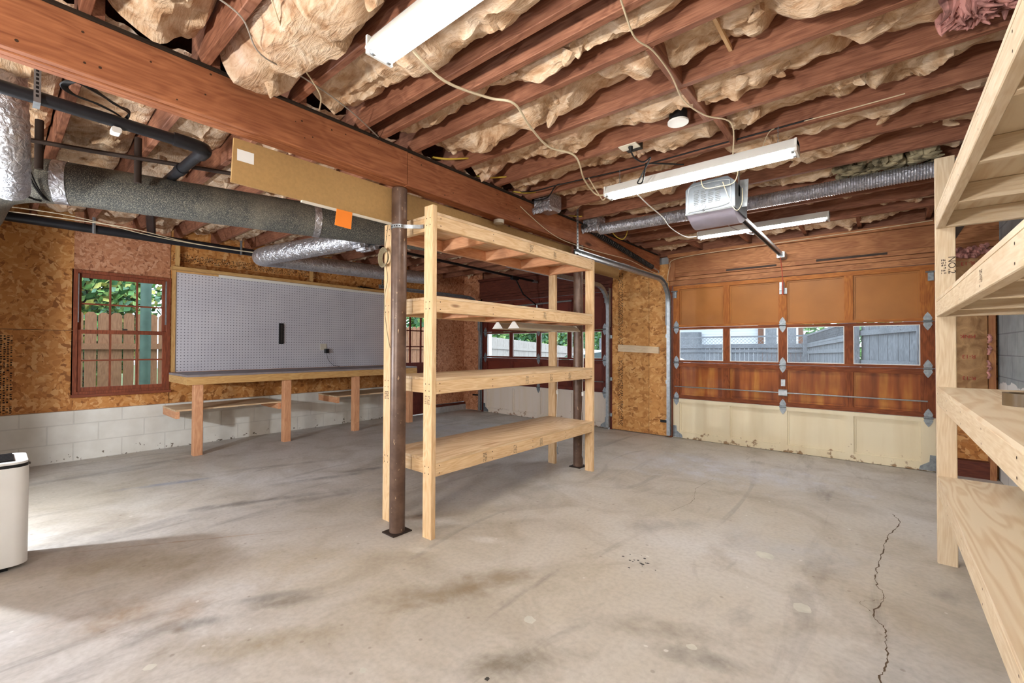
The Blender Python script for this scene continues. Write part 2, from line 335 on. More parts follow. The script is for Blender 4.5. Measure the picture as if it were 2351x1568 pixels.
def obj(name, mb, mats, parent=None, label=None):
    if not isinstance(mats, (list, tuple)): mats = [mats]
    if parent is not None: org = WORLD[parent.name]
    else:
        xs = [v.x for v in mb.v]; ys = [v.y for v in mb.v]; zs = [v.z for v in mb.v]
        org = Vector(((min(xs)+max(xs))/2, (min(ys)+max(ys))/2, min(zs)))
    me = bpy.data.meshes.new(name); me.from_pydata([v-org for v in mb.v], [], mb.f)
    for m in mats: me.materials.append(m)
    if len(mats) > 1: me.polygons.foreach_set('material_index', mb.mi)
    me.polygons.foreach_set('use_smooth', [True]*len(me.polygons)); me.set_sharp_from_angle(angle=math.radians(38)); me.update()
    o = bpy.data.objects.new(name, me); C.objects.link(o)
    if parent is not None: o.parent = parent
    else: o.location = org
    WORLD[o.name] = org.copy()
    if label: o['label'] = label
    return o
WORLD = {}
def thing(name, loc, label, cat, group=None):
    o = bpy.data.objects.new(name, None); C.objects.link(o); o.location = loc; o.empty_display_size = .1; WORLD[o.name] = Vector(loc)
    o['label'] = label; o['category'] = cat
    if group: o['group'] = group
    return o
def tag(o, label, cat, group=None):
    o['label'] = label; o['category'] = cat
    if group: o['group'] = group
    return o
def struct(name, mb, mats, label=None, parent=None):
    o = obj(name, mb, mats, parent)
    if parent is None: o['kind'] = 'structure'
    if label: o['label'] = label
    return o
def sroot(name, loc, label=None):
    o = bpy.data.objects.new(name, None); C.objects.link(o); o.location = loc; WORLD[o.name] = Vector(loc); o['kind'] = 'structure'
    if label: o['label'] = label
    return o
def B(*a, **k): return MB().box(*a, **k)
def text_mesh(mb, txt, size, org, ux, uy, off=.0006):
    cu = bpy.data.curves.new('t', 'FONT'); cu.body = txt; cu.size = size; ob = bpy.data.objects.new('t', cu); C.objects.link(ob)
    me = bpy.data.meshes.new_from_object(ob.evaluated_get(bpy.context.evaluated_depsgraph_get())); org, ux, uy = Vector(org), Vector(ux), Vector(uy)
    nn = ux.cross(uy).normalized()*off
    mb.add([org+ux*v.co.x+uy*v.co.y+nn for v in me.vertices], [tuple(p.vertices) for p in me.polygons])
    bpy.data.objects.remove(ob); bpy.data.curves.remove(cu); bpy.data.meshes.remove(me)

# ------------------------------------------------------------ the setting
YW = 6.21; XL = -6.8; XR = .86; ZC = 2.81; YB = -3.0
struct('floor', B(-6.95, 1.05, YB-.15, 6.33, -.1, 0), floorm, 'worn stained concrete floor slab with a long crack')
fl_ = bpy.data.objects['floor']
mb = MB()
def crackline(pts, w0):
    P = smooth([(x, y, 0) for x, y in pts], 8); prev = None
    for i, p in enumerate(P):
        if prev is not None:
            w = w0*random.uniform(.3, 1.4); q = p+Vector((random.uniform(-1, 1)*.006, 0, 0))
            mb.face(prev+Vector((-w, 0, .0006)), prev+Vector((w, 0, .0006)), q+Vector((w, 0, .0006)), q+Vector((-w, 0, .0006)))
            prev = q
        else: prev = p
crackline([(-.03, 1.2), (.015, 1.5), (.0, 1.8), (-.012, 2.175), (.005, 2.303), (.008, 2.473), (-.001, 2.618), (-.038, 2.715), (.006, 2.943), (-.029, 3.076), (-.025, 3.326), (.001, 3.637), (.028, 3.913), (.091, 4.257), (.053, 4.444)], .0028)
crackline([(-.03, 2.72), (-.09, 2.80), (-.02, 2.88), (.01, 2.94)], .0012)
crackline([(-1.25, 3.4), (-1.2, 3.75), (-1.28, 4.1), (-1.24, 4.5)], .0012)
struct('crack', mb, plain('crack_dark', (92, 76, 58), .95), 'long thin dark crack running to the garage door', fl_)
mb = MB()
for _ in range(60):
    g = random.choice([(-.72, .98), (-.6, 1.08), (-.95, 1.1), (-1.12, 2.45)]); x, y = random.gauss(g[0], .12 if g[1] < 2 else .05), random.gauss(g[1], .09 if g[1] < 2 else .05); r = random.uniform(.003, .011)
    mb.face(*[(x+r*math.cos(a*.785)*random.uniform(.7, 1.3), y+r*math.sin(a*.785)*random.uniform(.7, 1.2), .0008) for a in range(8)])
struct('oil_drips', mb, plain('old_oil', (62, 60, 58), .6), 'dark oil drips', fl_)
mb = MB()
for x, y, r in ((-.55, 3.05, .05), (-.32, 1.75, .05), (-.3, 2.55, .045), (-1.25, 1.62, .03), (-.62, 1.92, .02), (-1.55, .95, .015), (-2.2, .42, .02), (-1.05, 1.12, .016)):
    mb.face(*[(x+r*math.cos(a*.628)*random.uniform(.75, 1.2), y+r*math.sin(a*.628)*random.uniform(.75, 1.2), .0007) for a in range(10)])
struct('paint_spots', mb, plain('dried_white_paint', (206, 204, 192), .8), 'dried white paint spots', fl_)
struct('ceiling', B(-6.95, 1.05, YB-.15, 6.33, ZC, ZC+.1), darkhead['X'], 'dark subfloor boards above the joists')
# rear walls (behind the photographer)
struct('wall_rear', B(-6.95, 1.05, YB-.15, YB, 0, ZC), outsidewall)
# left wall
wl = sroot('wall_left', (XL, 2, 0), 'strand board wall above painted block base')
wy0, wy1, wz0, wz1 = .585, 1.445, .715, 2.095
ZT = 2.575
for nm, a in (('sheathing_board', (YB, .59, .545, 1.42)), ('sheathing_board', (YB, .59, 1.424, ZT+.2)), ('sheathing_board', (wy0, wy1, wz1, ZT+.2)),
              ('sheathing_board', (wy0, wy1, .545, wz0)), ('sheathing_board', (1.448, 4.66, .545, .92)), ('sheathing_board', (1.448, 4.66, .92, ZT+.2))):
    y0, y1, z0, z1 = a
    obj(nm, B(XL-.02, XL, y0+.002, y1-.002, z0, z1), osb3 if z0 == wz1 else osb, wl)
obj('sheathing_board', B(XL-.02, XL, wy0-.01, wy0, wz0-.005, wz1+.005), osb, wl)
obj('block_base', B(XL-.12, XL+.06, YB, 4.66, 0, .545), whiteblock, wl, 'white painted concrete block base')
obj('outer_siding', B(XL-.13, XL-.10, YB, wy0, .545, ZC), outsidewall, wl)
obj('outer_siding', B(XL-.13, XL-.10, wy1, 4.66, .545, ZC), outsidewall, wl)
obj('outer_siding', B(XL-.13, XL-.10, wy0, wy1, wz1, ZC), outsidewall, wl)
obj('outer_siding', B(XL-.13, XL-.10, wy0, wy1, .545, wz0), outsidewall, wl)
# printed stamps on the strand board
mb = MB()
def stampblock(mb, fn, u0, u1, v0, v1, rows, dens=.75, ch=.012):
    hv = (v1-v0)/rows
    for r in range(rows):
        u = u0
        while u < u1:
            w = random.uniform(.35, 1)*ch
            if random.random() < dens:
                a, b, c_, d_ = u, min(u+w*.55, u1), v0+r*hv, v0+r*hv+hv*random.uniform(.45, .75)
                mb.face(fn(a, c_), fn(b, c_), fn(b, d_), fn(a, d_))
            u += w
inkb = plain("board_ink", (48, 36, 26), .9)
stampblock(mb, lambda v, u: (XL+.001, u, v), .56, 1.36, -.05, .16, 9, .8, .03)
stampblock(mb, lambda u, v: (XL+.001, u, v), 1.47, 3.35, 2.33, 2.43, 5, .72, .022)
obj('printed_stamp', mb, inkb, wl, 'black printed grade stamps')
# jog with the side door
wj = sroot('wall_left_far', (-6.5, 5.3, 0), 'strand board wall corner beside side door')
XJ = -6.5
dy0, dy1 = 4.71, 5.43
obj('sheathing_board', B(XL, XJ, 4.66, 4.69, 0, ZC), osb, wj)
obj('sheathing_board', B(XJ-.02, XJ, dy1+.03, 5.80, .16, ZC), osb3, wj)
obj('sheathing_board', B(XJ-.02, XJ, 5.803, YW, .16, ZC), osb3, wj)
obj('sheathing_board', B(XJ-.02, XJ, 4.69, dy1+.03, 2.04, ZC), osb, wj)
obj('outer_siding', B(XJ-.13, XJ-.1, dy1+.04, YW+.1, 0, ZC), outsidewall, wj)
obj('concrete_curb', B(XJ-.02, XJ+.06, dy1+.04, YW-.002, 0, .11), concretec, wj, 'grey concrete curb')
obj('sole_plate', B(XJ, XJ+.05, dy1+.04, YW-.002, .11, .15), darkhead['Y'], wj)
mb = MB(); stampblock(mb, lambda v, u: (XJ+.001, u, v), .3, 1.9, 5.47, 5.52, 3, .8, .02)
obj('printed_stamp', mb, inkb, wj)
# side door
d3 = sroot('door_3', (XJ-.03, 5.07, 0), 'dark red side door with nine small panes')
rd = reddoor['Z']
gz0, gz1 = .97, 1.84
ys = [4.76, 4.90, 5.14, 5.37]
m_ = MB(); m_.box(XJ-.06, XJ-.02, dy0, ys[0], .02, 2.03); m_.box(XJ-.06, XJ-.02, ys[3], dy1, .02, 2.03); m_.box(XJ-.06, XJ-.02, ys[0], ys[3], gz1, 2.03); m_.box(XJ-.06, XJ-.02, ys[0], ys[3], .86, gz0)
m_.box(XJ-.06, XJ-.02, ys[0], ys[3], .02, .2); m_.box(XJ-.06, XJ-.02, ys[0], ys[3], .45, .50); m_.box(XJ-.05, XJ-.03, ys[0], ys[3], .2, .86)
obj('door_leaf', m_, rd, d3)
for y in ys[1:3]: obj('muntin', B(XJ-.055, XJ-.022, y-.01, y+.01, gz0, gz1), rd, d3)
for k in (1, 2):
    z = gz0+(gz1-gz0)*k/3; obj('muntin', B(XJ-.055, XJ-.022, ys[0], ys[3], z-.01, z+.01), rd, d3)
obj('glass_pane', B(XJ-.042, XJ-.039, ys[0], ys[3], gz0, gz1), glass, d3)
m_ = MB(); m_.box(XJ-.08, XJ+.01, 4.69, dy0, 0, 2.06); m_.box(XJ-.08, XJ+.01, dy1, dy1+.03, 0, 2.06); m_.box(XJ-.08, XJ+.01, dy0, dy1, 2.03, 2.06); obj('door_jamb', m_, darkhead['Z'], d3)

# window in the left wall
w1 = sroot('window_1', (XL, 1.015, wz0), 'brown wood double hung window with twelve panes')
ww, wh = winwood['Z'], winwood['Y']
m_ = MB(); m_.box(XL-.10, XL+.02, wy0, wy0+.035, wz0, wz1); m_.box(XL-.10, XL+.02, wy1-.035, wy1, wz0, wz1); m_.box(XL-.10, XL+.02, wy0+.035, wy1-.035, wz1-.03, wz1); m_.box(XL-.10, XL+.02, wy0+.035, wy1-.035, wz0, wz0+.03)
obj('window_frame', m_, ww, w1)
gy0, gy1 = .655, 1.375
def sash(x, z0, z1, nm):
    m_ = MB(); m_.box(x-.02, x+.015, wy0+.035, gy0, z0, z1); m_.box(x-.02, x+.015, gy1, wy1-.035, z0, z1)
    m_.box(x-.02, x+.015, gy0, gy1, z1-.045, z1); m_.box(x-.02, x+.015, gy0, gy1, z0, z0+.045); s_ = obj(nm, m_, ww, w1)
    for k in (1, 2):
        y = gy0+(gy1-gy0)*k/3; obj('muntin', B(x-.012, x+.008, y-.009, y+.009, z0+.045, z1-.045), ww, s_)
    z = (z0+z1)/2; obj('muntin', B(x-.012, x+.0075, gy0, gy1, z-.009, z+.009), wh, s_)
    obj('glass_pane', B(x-.004, x-.001, gy0, gy1, z0+.045, z1-.045), glass, s_)
sash(XL-.055, 1.39, wz1-.03, 'upper_sash'); sash(XL-.015, wz0+.03, 1.435, 'lower_sash')
obj('track_liner', B(XL-.03, XL+.012, wy0+.036, wy0+.045, wz0+.8, wz1-.04), steel, w1); obj('track_liner', B(XL-.03, XL+.012, wy1-.045, wy1-.036, wz0+.8, wz1-.04), steel, w1)
obj('sash_lock', B(XL-.0, XL+.02, 1.0, 1.04, 1.436, 1.452), darksteel, w1)
obj('window_sill', B(XL, XL+.05, wy0-.01, wy1+.01, wz0-.03, wz0), winwood['Y'], w1)

# front wall with two garage door openings
wf = sroot('wall_front', (-3, YW, 0), 'wall with two garage doors and a strand board pier')
D1 = (-2.257, .417); D2 = (-5.955, -3.275); ZD = 2.13
obj('sheathing_board', B(XJ, D2[0]-.04, YW, YW+.02, .01, ZC), osb3, wf)
obj('sheathing_board', B(D2[1]+.09, D1[0]-.05, YW-.02, YW+.02, .01, 2.45), osb2, wf)
for a in ((XJ, D2[0]), (D2[1]+.02, D1[0]-.02)): obj('outer_siding', B(a[0], a[1], YW+.1, YW+.14, 0, ZC), outsidewall, wf)
for x0, x1, hw in ((D1[0]-.05, XR, headwood), (XJ+.46, D2[1]+.1, darkhead)):
    obj('header_board', B(x0, x1, YW+.0, YW+.11, 2.135, 2.20), hw['X'], wf)
    obj('header_board', B(x0, x1, YW-.012, YW+.11, 2.203, 2.245), hw['X'], wf)
    obj('header_board', B(x0, x1, YW-.035, YW+.11, 2.248, 2.30), hw['X'], wf)
    obj('header_board', B(x0, x1, YW-.03, YW+.11, 2.303, 2.52), hw['X'], wf)
    obj('top_plate', B(x0, x1, YW-.07, YW+.11, 2.523, 2.57), hw['X'], wf)
obj('header_shim', B(-1.55, -.98, YW-.04, YW-.03, 2.262, 2.285), ink, wf); obj('header_shim', B(-.58, .05, YW-.04, YW-.03, 2.268, 2.292), ink, wf)
obj('rim_board', B(XJ, 1.0, YW+.05, YW+.12, 2.57, ZC), red['X'], wf)
obj('trimmer_stud', B(D1[0]-.05, D1[0]-.01, YW-.02, YW+.1, 0, 2.135), doorframe['Z'], wf)
obj('trimmer_stud', B(D1[0]-.045, D1[0]+.045, YW-.05, YW-.021, 2.2, 2.45), headwood['Z'], wf)
obj('trimmer_stud', B(D2[1]+.05, D2[1]+.089, YW-.025, YW+.1, 0, 2.45), reddoor['Z'], wf)
obj('trimmer_stud', B(D2[0]-.04, D2[0]-.005, YW-.005, YW+.1, 0, 2.135), reddoor['Z'], wf)
obj('trimmer_stud', B(D1[1]+.005, D1[1]+.05, YW-.01, YW+.1, 0, 2.135), doorframe['Z'], wf)
obj('stud', B(.475, .50, YW+.0, YW+.1, 0, 2.135), headwood['Z'], wf)
obj('stud', B(.79, .835, YW-.01, YW+.1, .0, 2.135), headwood['Z'], wf)
obj('backing_board', B(.50, 1.05, YW+.1, YW+.14, 0, ZC), osb, wf)
obj('bottom_plate', B(.50, .79, YW, YW+.1, .0, .16), darkhead['X'], wf)
obj('joint_strip', B(-2.60, -2.597, YW-.0215, YW-.02, .02, 2.44), ink, wf)
mb = MB(); stampblock(mb, lambda v, u: (u, YW-.0212, v), .08, 1.12, -3.09, -3.0, 5, .75, .03); stampblock(mb, lambda v, u: (u, YW-.0212, v), 1.3, 2.40, -3.09, -3.0, 5, .75, .03)
obj('printed_stamp', mb, inkb, wf, 'black printed stamps running up the pier')
# pink insulation in the bay
mb = MB()
nx, nz = 7, 60
V = []
for j in range(nz):
    for i in range(nx):
        u = i/(nx-1); z = .80+1.44*j/(nz-1); x = .505+.28*u; V.append((x, YW+.03-.035*math.sin(math.pi*u)+.02*noise.noise(Vector((x*9, 0, z*7))), z))
mb.add(V, [(j*nx+i, j*nx+i+1, (j+1)*nx+i+1, (j+1)*nx+i) for j in range(nz-1) for i in range(nx-1)])
bt = thing('wall_insulation_batt', (.645, YW+.02, .8), 'brown paper faced insulation with red printing between studs right of the door', 'insulation')
obj('paper_facing', mb, kraft, bt)
for t_, z, sz in (('R-13', 2.08, .052), ('PINK', 1.62, .05), ('PINK', 1.36, .05), ('R-13', 1.16, .05), ('R-13', .95, .05), ('PINK', 1.93, .04)):
    mb = MB(); text_mesh(mb, t_, sz, (.70, YW-.022, z+.04), (-1, 0, 0), (0, 0, -1), .0); obj('red_lettering', mb, redink, bt, 'upside down red lettering')
obj('red_square', B(.70, .755, YW-.02, YW-.018, 1.60, 1.66), redink, bt)
mb = MB()
for _ in range(34):
    x = random.choice([.50, .785])+random.uniform(-.008, .008); z = random.uniform(.9, 2.2); mb.tube([(x, YW-.0+random.uniform(-.01, .01), z), (x+.01, YW-.02, z+.03), (x, YW, z+.06)], .012, 6)
for _ in range(26):
    x = random.uniform(.50, .79); z = 2.22+random.uniform(-.04, .05); mb.tube([(x-.03, YW-.01, z), (x, YW-.05+random.uniform(-.02, .02), z-.02), (x+.03, YW-.01, z+.01)], .022, 6)
pk = obj('pink_fluff', mb, pink, bt, 'torn pink fibre edges'); pk['kind'] = 'stuff'
# right wall
struct('wall_right', B(XR, XR+.2, YB, YW+.14, 0, ZC), greyblock, 'grey bare concrete block wall')
# unseen partition added to throw the edge of shade on the left wall
struct('wall_added_blocker', B(-4.87, -4.75, YB, -.43, 0, ZC), outsidewall)

# ------------------------------------------------------------ garage doors
def hinge(name, parent, x, y, z, s=1.0):
    h = .095*s; w = .036*s
    m_ = MB(); f = lambda p, t: (x+p[0], y-t, z+p[1])
    m_.prism([(0, h), (w*.55, h*.72), (w, h*.35), (w*.8, .012), (-w*.8, .012), (-w, h*.35), (-w*.55, h*.72)], f, .0, .006)
    m_.prism([(0, -h), (-w*.55, -h*.72), (-w, -h*.35), (-w*.8, -.012), (w*.8, -.012), (w, -h*.35), (w*.55, -h*.72)], f, .0, .006)
    m_.tube([(x-w, y-.012, z), (x+w, y-.012, z)], .012, 8)
    for dz in (h*.45, -h*.45): m_.tube([(x, y-.005, z+dz), (x, y-.013, z+dz)], .007, 8)
    obj(name, m_, hingem, parent)
def garage_door(n, x0, x1, fr, pan4, pan2, pan1, stile, label):
    dr = sroot('door_%d' % n, ((x0+x1)/2, YW+.04, 0), label)
    W_ = x1-x0; sw = .088
    gx = [(x0+sw, x0+.657), (x0+.737, x0+1.287), (x0+1.377, x0+1.932), (x0+2.012, x1-.112)]
    zs = [0.0, .55, 1.055, 1.545, ZD]; y0, y1 = YW+.012, YW+.045
    secs = []
    for k in range(4):
        z0, z1 = zs[k]+.002, zs[k+1]-.002
        mt = [pan1, pan2, fr['X'], pan4][k]; ft = [pan1, fr['X'], fr['X'], stile['X']][k]; fz = [pan1, fr['Z'], fr['Z'], stile['Z']][k]
        lo, hi = [.085, .05, .028, .03][k], [.045, .06, .03, .05][k]
        m_ = MB(); m_.box(x0, x1, y0, y1, z0, z0+lo); m_.box(x0, x1, y0, y1, z1-hi, z1); sec = obj('door_section', m_, ft, dr)
        m_ = MB(); xs = [(x0, gx[0][0])]+[(gx[i][1], gx[i+1][0]) for i in range(3)]+[(gx[3][1], x1)]
        for a, b in xs: m_.box(a, b, y0, y1, z0+lo, z1-hi)
        obj('stile', m_, fz, sec)
        for a, b in gx:
            if k == 2:
                obj('glass_pane', B(a, b, y0+.014, y0+.018, z0+lo, z1-hi), glass, sec)
                m_ = MB(); e = .008; m_.box(a, b, y0+.002, y0+.012, z0+lo, z0+lo+e); m_.box(a, b, y0+.002, y0+.012, z1-hi-e, z1-hi); m_.box(a, a+e, y0+.002, y0+.012, z0+lo+e, z1-hi-e); m_.box(b-e, b, y0+.002, y0+.012, z0+lo+e, z1-hi-e)
                obj('glazing_bead', m_, white, sec)
            else:
                m_ = MB(); q = .018; m_.box(a, b, y0+.028, y0+.032, z0+lo, z1-hi)
                for aa, bb, cc, dd in ((a, a+q, z0+lo, z1-hi), (b-q, b, z0+lo, z1-hi), (a+q, b-q, z0+lo, z0+lo+q), (a+q, b-q, z1-hi-q, z1-hi)): m_.box(aa, bb, y0+.019, y0+.028, cc, dd)
                obj('panel', m_, mt, sec)
        secs.append(sec)
    for k, z in enumerate(zs[1:4]):
        for x in (x0+.045, (gx[1][1]+gx[2][0])/2, x1-.055): hinge('hinge', secs[k], x, y0, z)
    for a, b in ((x0+.03, x0+W_*.492), (x0+W_*.508, x1-.06)): obj('lock_bar', MB().tube([(a, y0-.03, .72), (b, y0-.03, .72)], .008, 8), steel, secs[1])
    obj('lock_case', B(x0+W_/2-.045, x0+W_/2+.045, y0-.045, y0, .68, .76, b=.01), steel, secs[1])
    obj('lock_plate', B(x0+W_/2-.022, x0+W_/2+.022, y0-.02, y0, .80, .88), steel, secs[1])
    for x, s_ in ((x0, 1), (x1, -1)):
        m_ = MB(); m_.prism([(0, 0), (s_*.13, 0), (s_*.12, .04), (s_*.05, .09), (s_*.045, .16), (0, .16)][::s_], lambda p, t: (x+p[0], y0-t, .01+p[1]), 0, .006)
        obj('corner_bracket', m_, hingem, secs[0])
        m_ = MB(); m_.box(x+s_*.03-.022, x+s_*.03+.022, y0-.02, y0, 1.96, 2.06); m_.tube([(x-s_*.02, y0-.03, 2.05), (x+s_*.07, y0-.03, 2.05)], .008, 8)
        obj('top_roller_bracket', m_, hingem, secs[3])
    obj('bottom_seal', B(x0, x1, y0, y1, 0.0, .004), blackm, secs[0])
    return dr, secs
dr1, sec1 = garage_door(1, D1[0], D1[1], doorframe, panelb, streak, cream, doorstile, 'right garage door, orange brown inside with cream bottom panels and four windows')
obj('pull_bracket', B(-.955, -.875, YW-.01, YW+.012, 1.92, 1.99), steel, sec1[3])
dr2, sec2 = garage_door(2, D2[0], D2[1], reddoor, redpanel, redpanel, greige, reddoor, 'left garage door, dark red brown inside with greige bottom panels')
# horizontal strut on the left door
t = MB(); t.tube([(-5.35, YW-.05, 2.0), (-3.9, YW-.05, 2.03)], .016, 8); t.tube([(-4.62, YW-.05, 2.02), (-4.62, YW-.02, 1.8)], .014, 8); obj('strut', t, steel, sec2[3])

def track(name, x, ztop, yend, mat, label, flip=1, hang=True):
    r = thing(name, (x, 5, 0), label, 'door track')
    prof = [(-.024, -.028), (.024, -.028), (.024, -.02), (-.015, -.02), (-.015, .02), (.024, .02), (.024, .028), (-.024, .028)]
    path = [Vector((x, YW-.06, .03)), Vector((x, YW-.06, ztop-.36))]
    for k in range(1, 9):
        a = k/8*math.pi/2; path.append(Vector((x, YW-.06-.36+.36*math.cos(a), ztop-.36+.36*math.sin(a))))
    path.append(Vector((x, yend, ztop)))
    m_ = MB(); vs = []; n = len(prof)
    for i, p in enumerate(path):
        d = (path[min(i+1, len(path)-1)]-path[max(i-1, 0)]).normalized(); nrm = Vector((1, 0, 0)).cross(d)
        for a, b in prof: vs.append(p+Vector((flip*a, 0, 0))+nrm*b)
    fs = [(i*n+k, i*n+(k+1) % n, (i+1)*n+(k+1) % n, (i+1)*n+k) for i in range(len(path)-1) for k in range(n)]
    m_.add(vs, fs); obj('rail', m_, mat, r)
    m_ = MB(); m_.box(x-flip*.03-.003, x-flip*.03+.003, YW-.10, YW-.02, ztop-.62, ztop-.02); obj('mounting_angle', m_, mat, r)
    for z in (.2, .75, 1.4): obj('track_bracket', B(x-.035*flip-.02, x-.035*flip+.02, YW-.04, YW-.022, z, z+.05), mat, r)
    if hang:
        m_ = MB(); m_.box(x-.035, x-.031, yend+.06, yend+.09, ztop, 2.66); m_.box(x-.034, x-.02, yend-.0, yend+.55, ztop+.028, ztop+.033)
        m_.i = 1
        for k in range(16): m_.box(x-.0305, x-.0295, yend+.07, yend+.08, ztop+.04+k*.032, ztop+.052+k*.032)
        for k in range(12): m_.box(x+.024*flip-.0004, x+.0246*flip+.0004, yend+.02+k*.025, yend+.032+k*.025, ztop-.012, ztop+.008)
        obj('perforated_hanger', m_, [mat, blackm], r)
    return r
track('door_track', D1[0]-.035, 2.195, 3.70, steel, 'galvanised track left of right garage door running back under the beam')
track('door_track', D1[1]+.03, 2.195, 3.75, darksteel, 'dark track at right edge of right garage door behind the post', -1, False)
track('door_track', D2[1]+.04, 2.195, 3.75, steel, 'galvanised track right of the left garage door beside the pier', -1)
track('door_track', D2[0]-.03, 2.195, 3.9, steel, 'galvanised track left of the left garage door beside the corner')
def spring(x, y0, z0, y1, z1, label, mat=darksteel):
    r = thing('extension_spring', (x, (y0+y1)/2, z0), label, 'spring')
    a, b = Vector((x, y0, z0)), Vector((x, y1, z1)); d = b-a; L = d.length; d.normalize(); X = Vector((1, 0, 0)); Y = d.cross(X)
    pts = []; n = 46
    for k in range(n*8):
        t_ = k/(n*8); an = t_*n*2*math.pi; pts.append(a+d*(L*.9*t_)+(X*math.cos(an)+Y*math.sin(an))*.024)
    obj('coil', MB().tube(pts, .0105, 5), mat, r)
    obj('end_hook', MB().tube([a+d*L*.9, b, b+Vector((0, .0, -.03))], .008, 6), steel, r)
spring(-2.40, 4.0, 2.54, 6.05, 2.34, 'dark coil spring slanting along the beam above garage track')
spring(-6.2, 3.2, 2.47, 4.6, 2.40, 'dark coil spring under the left ceiling near the side door')
spring(D1[1]+.03, 4.3, 2.45, 6.0, 2.34, 'dark coil spring at the right garage track')

# ------------------------------------------------------------ beam, joists, insulation
bt_ = thing('main_beam', (-2.5, 3, 2.35), 'large red brown timber beam running from camera to garage doors', 'beam')
def ply_board(x0, x1, y0, y1, z0, z1, label=None):
    m_ = MB(); m_.box(x0, x1, y0, y1, z0, z1, b=.004); m_.i = 1
    if x1 > -2.45:
        for _ in range(int((y1-y0)*9)):
            y = random.uniform(y0+.03, y1-.03); z = random.uniform(z0+.02, z1-.02); r_ = random.uniform(.0025, .006)
            m_.face(*[(x1+.0006, y+r_*math.cos(a*1.047), z+r_*math.sin(a*1.047)) for a in range(6)])
    obj('beam_board', m_, [beamwood['Y'], screwm], bt_, label)
ply_board(-2.478, -2.44, -.9, 1.797, 2.352, 2.575); ply_board(-2.478, -2.44, 1.801, 6.19, 2.345, 2.572)
ply_board(-2.517, -2.479, -.9, 3.0, 2.348, 2.573); ply_board(-2.517, -2.479, 3.003, 6.19, 2.343, 2.573); ply_board(-2.556, -2.518, -.9, 6.19, 2.350, 2.575)
obj('nailing_strip', B(-2.455, -2.425, .0, 6.1, 2.573, 2.585), inkb, bt_, 'dark edge strip on top of beam')
JR = [-.6, -.19, .21, .62, 1.035, 1.43, 1.575, 1.83, 2.23, 2.66, 3.08, 3.50, 3.93, 4.36, 4.78, 5.20, 5.60]
ordn = ['first', 'second', 'third', 'fourth', 'fifth', 'sixth', 'seventh', 'eighth', 'ninth', 'tenth', 'eleventh', 'twelfth', 'thirteenth', 'fourteenth', 'fifteenth', 'sixteenth', 'seventeenth', 'eighteenth']
N = len(JR)
for i, y in enumerate(JR):
    m_ = B(-2.58, XR-.003, y, y+.038, 2.586, ZC-.002, b=.003)
    tag(obj('ceiling_joist', m_, red['X']), 'red brown ceiling joist right of the beam, %s counted from the right garage door' % ordn[N-1-i], 'joist', 'ceiling joists right of the beam')
JL = [y+.04 for y in JR if y not in (1.575,)]
NL = len(JL)
for i, y in enumerate(JL):
    m_ = B(XL+.003, -2.43, y, y+.038, 2.588, ZC-.002, b=.003)
    tag(obj('ceiling_joist', m_, red['X']), 'dark red brown ceiling joist left of the beam, %s counted from the left garage door' % ordn[NL-1-i], 'joist', 'ceiling joists left of the beam')
for i, x in enumerate((-1.9, -1.3, -.7, -.2, .35)):
    tag(obj('lookout_block', B(x, x+.038, 5.642, YW+.045, 2.60, ZC-.003, b=.003), red['Y']), 'short block between last joist and front wall, %s from the beam' % ordn[i], 'blocking', 'blocks above the right garage door')
for i, (x, y0, y1) in enumerate(((-.80, 1.87, 2.228), (-.79, 2.27, 2.658), (-.745, 2.70, 3.078), (-.28, 3.97, 4.358), (-.62, 4.40, 4.778))):
    tag(obj('joist_blocking', B(x, x+.038, y0, y1, 2.582 if i < 3 else 2.62, ZC-.01, b=.003), red['Y']), ['wood block between joists nearest the ceiling lamp cable', 'wood block between joists, middle one above the detector', 'wood block between joists beside the round detector', 'small wood block between joists right of the opener', 'small wood block between joists behind the opener'][i], 'blocking')
tag(obj('spacer_stick', B(-.545, -.530, 1.868, 2.228, 2.655, 2.675), pine['Y']), 'thin wooden stick wedged below insulation between joists near top of view', 'stick')

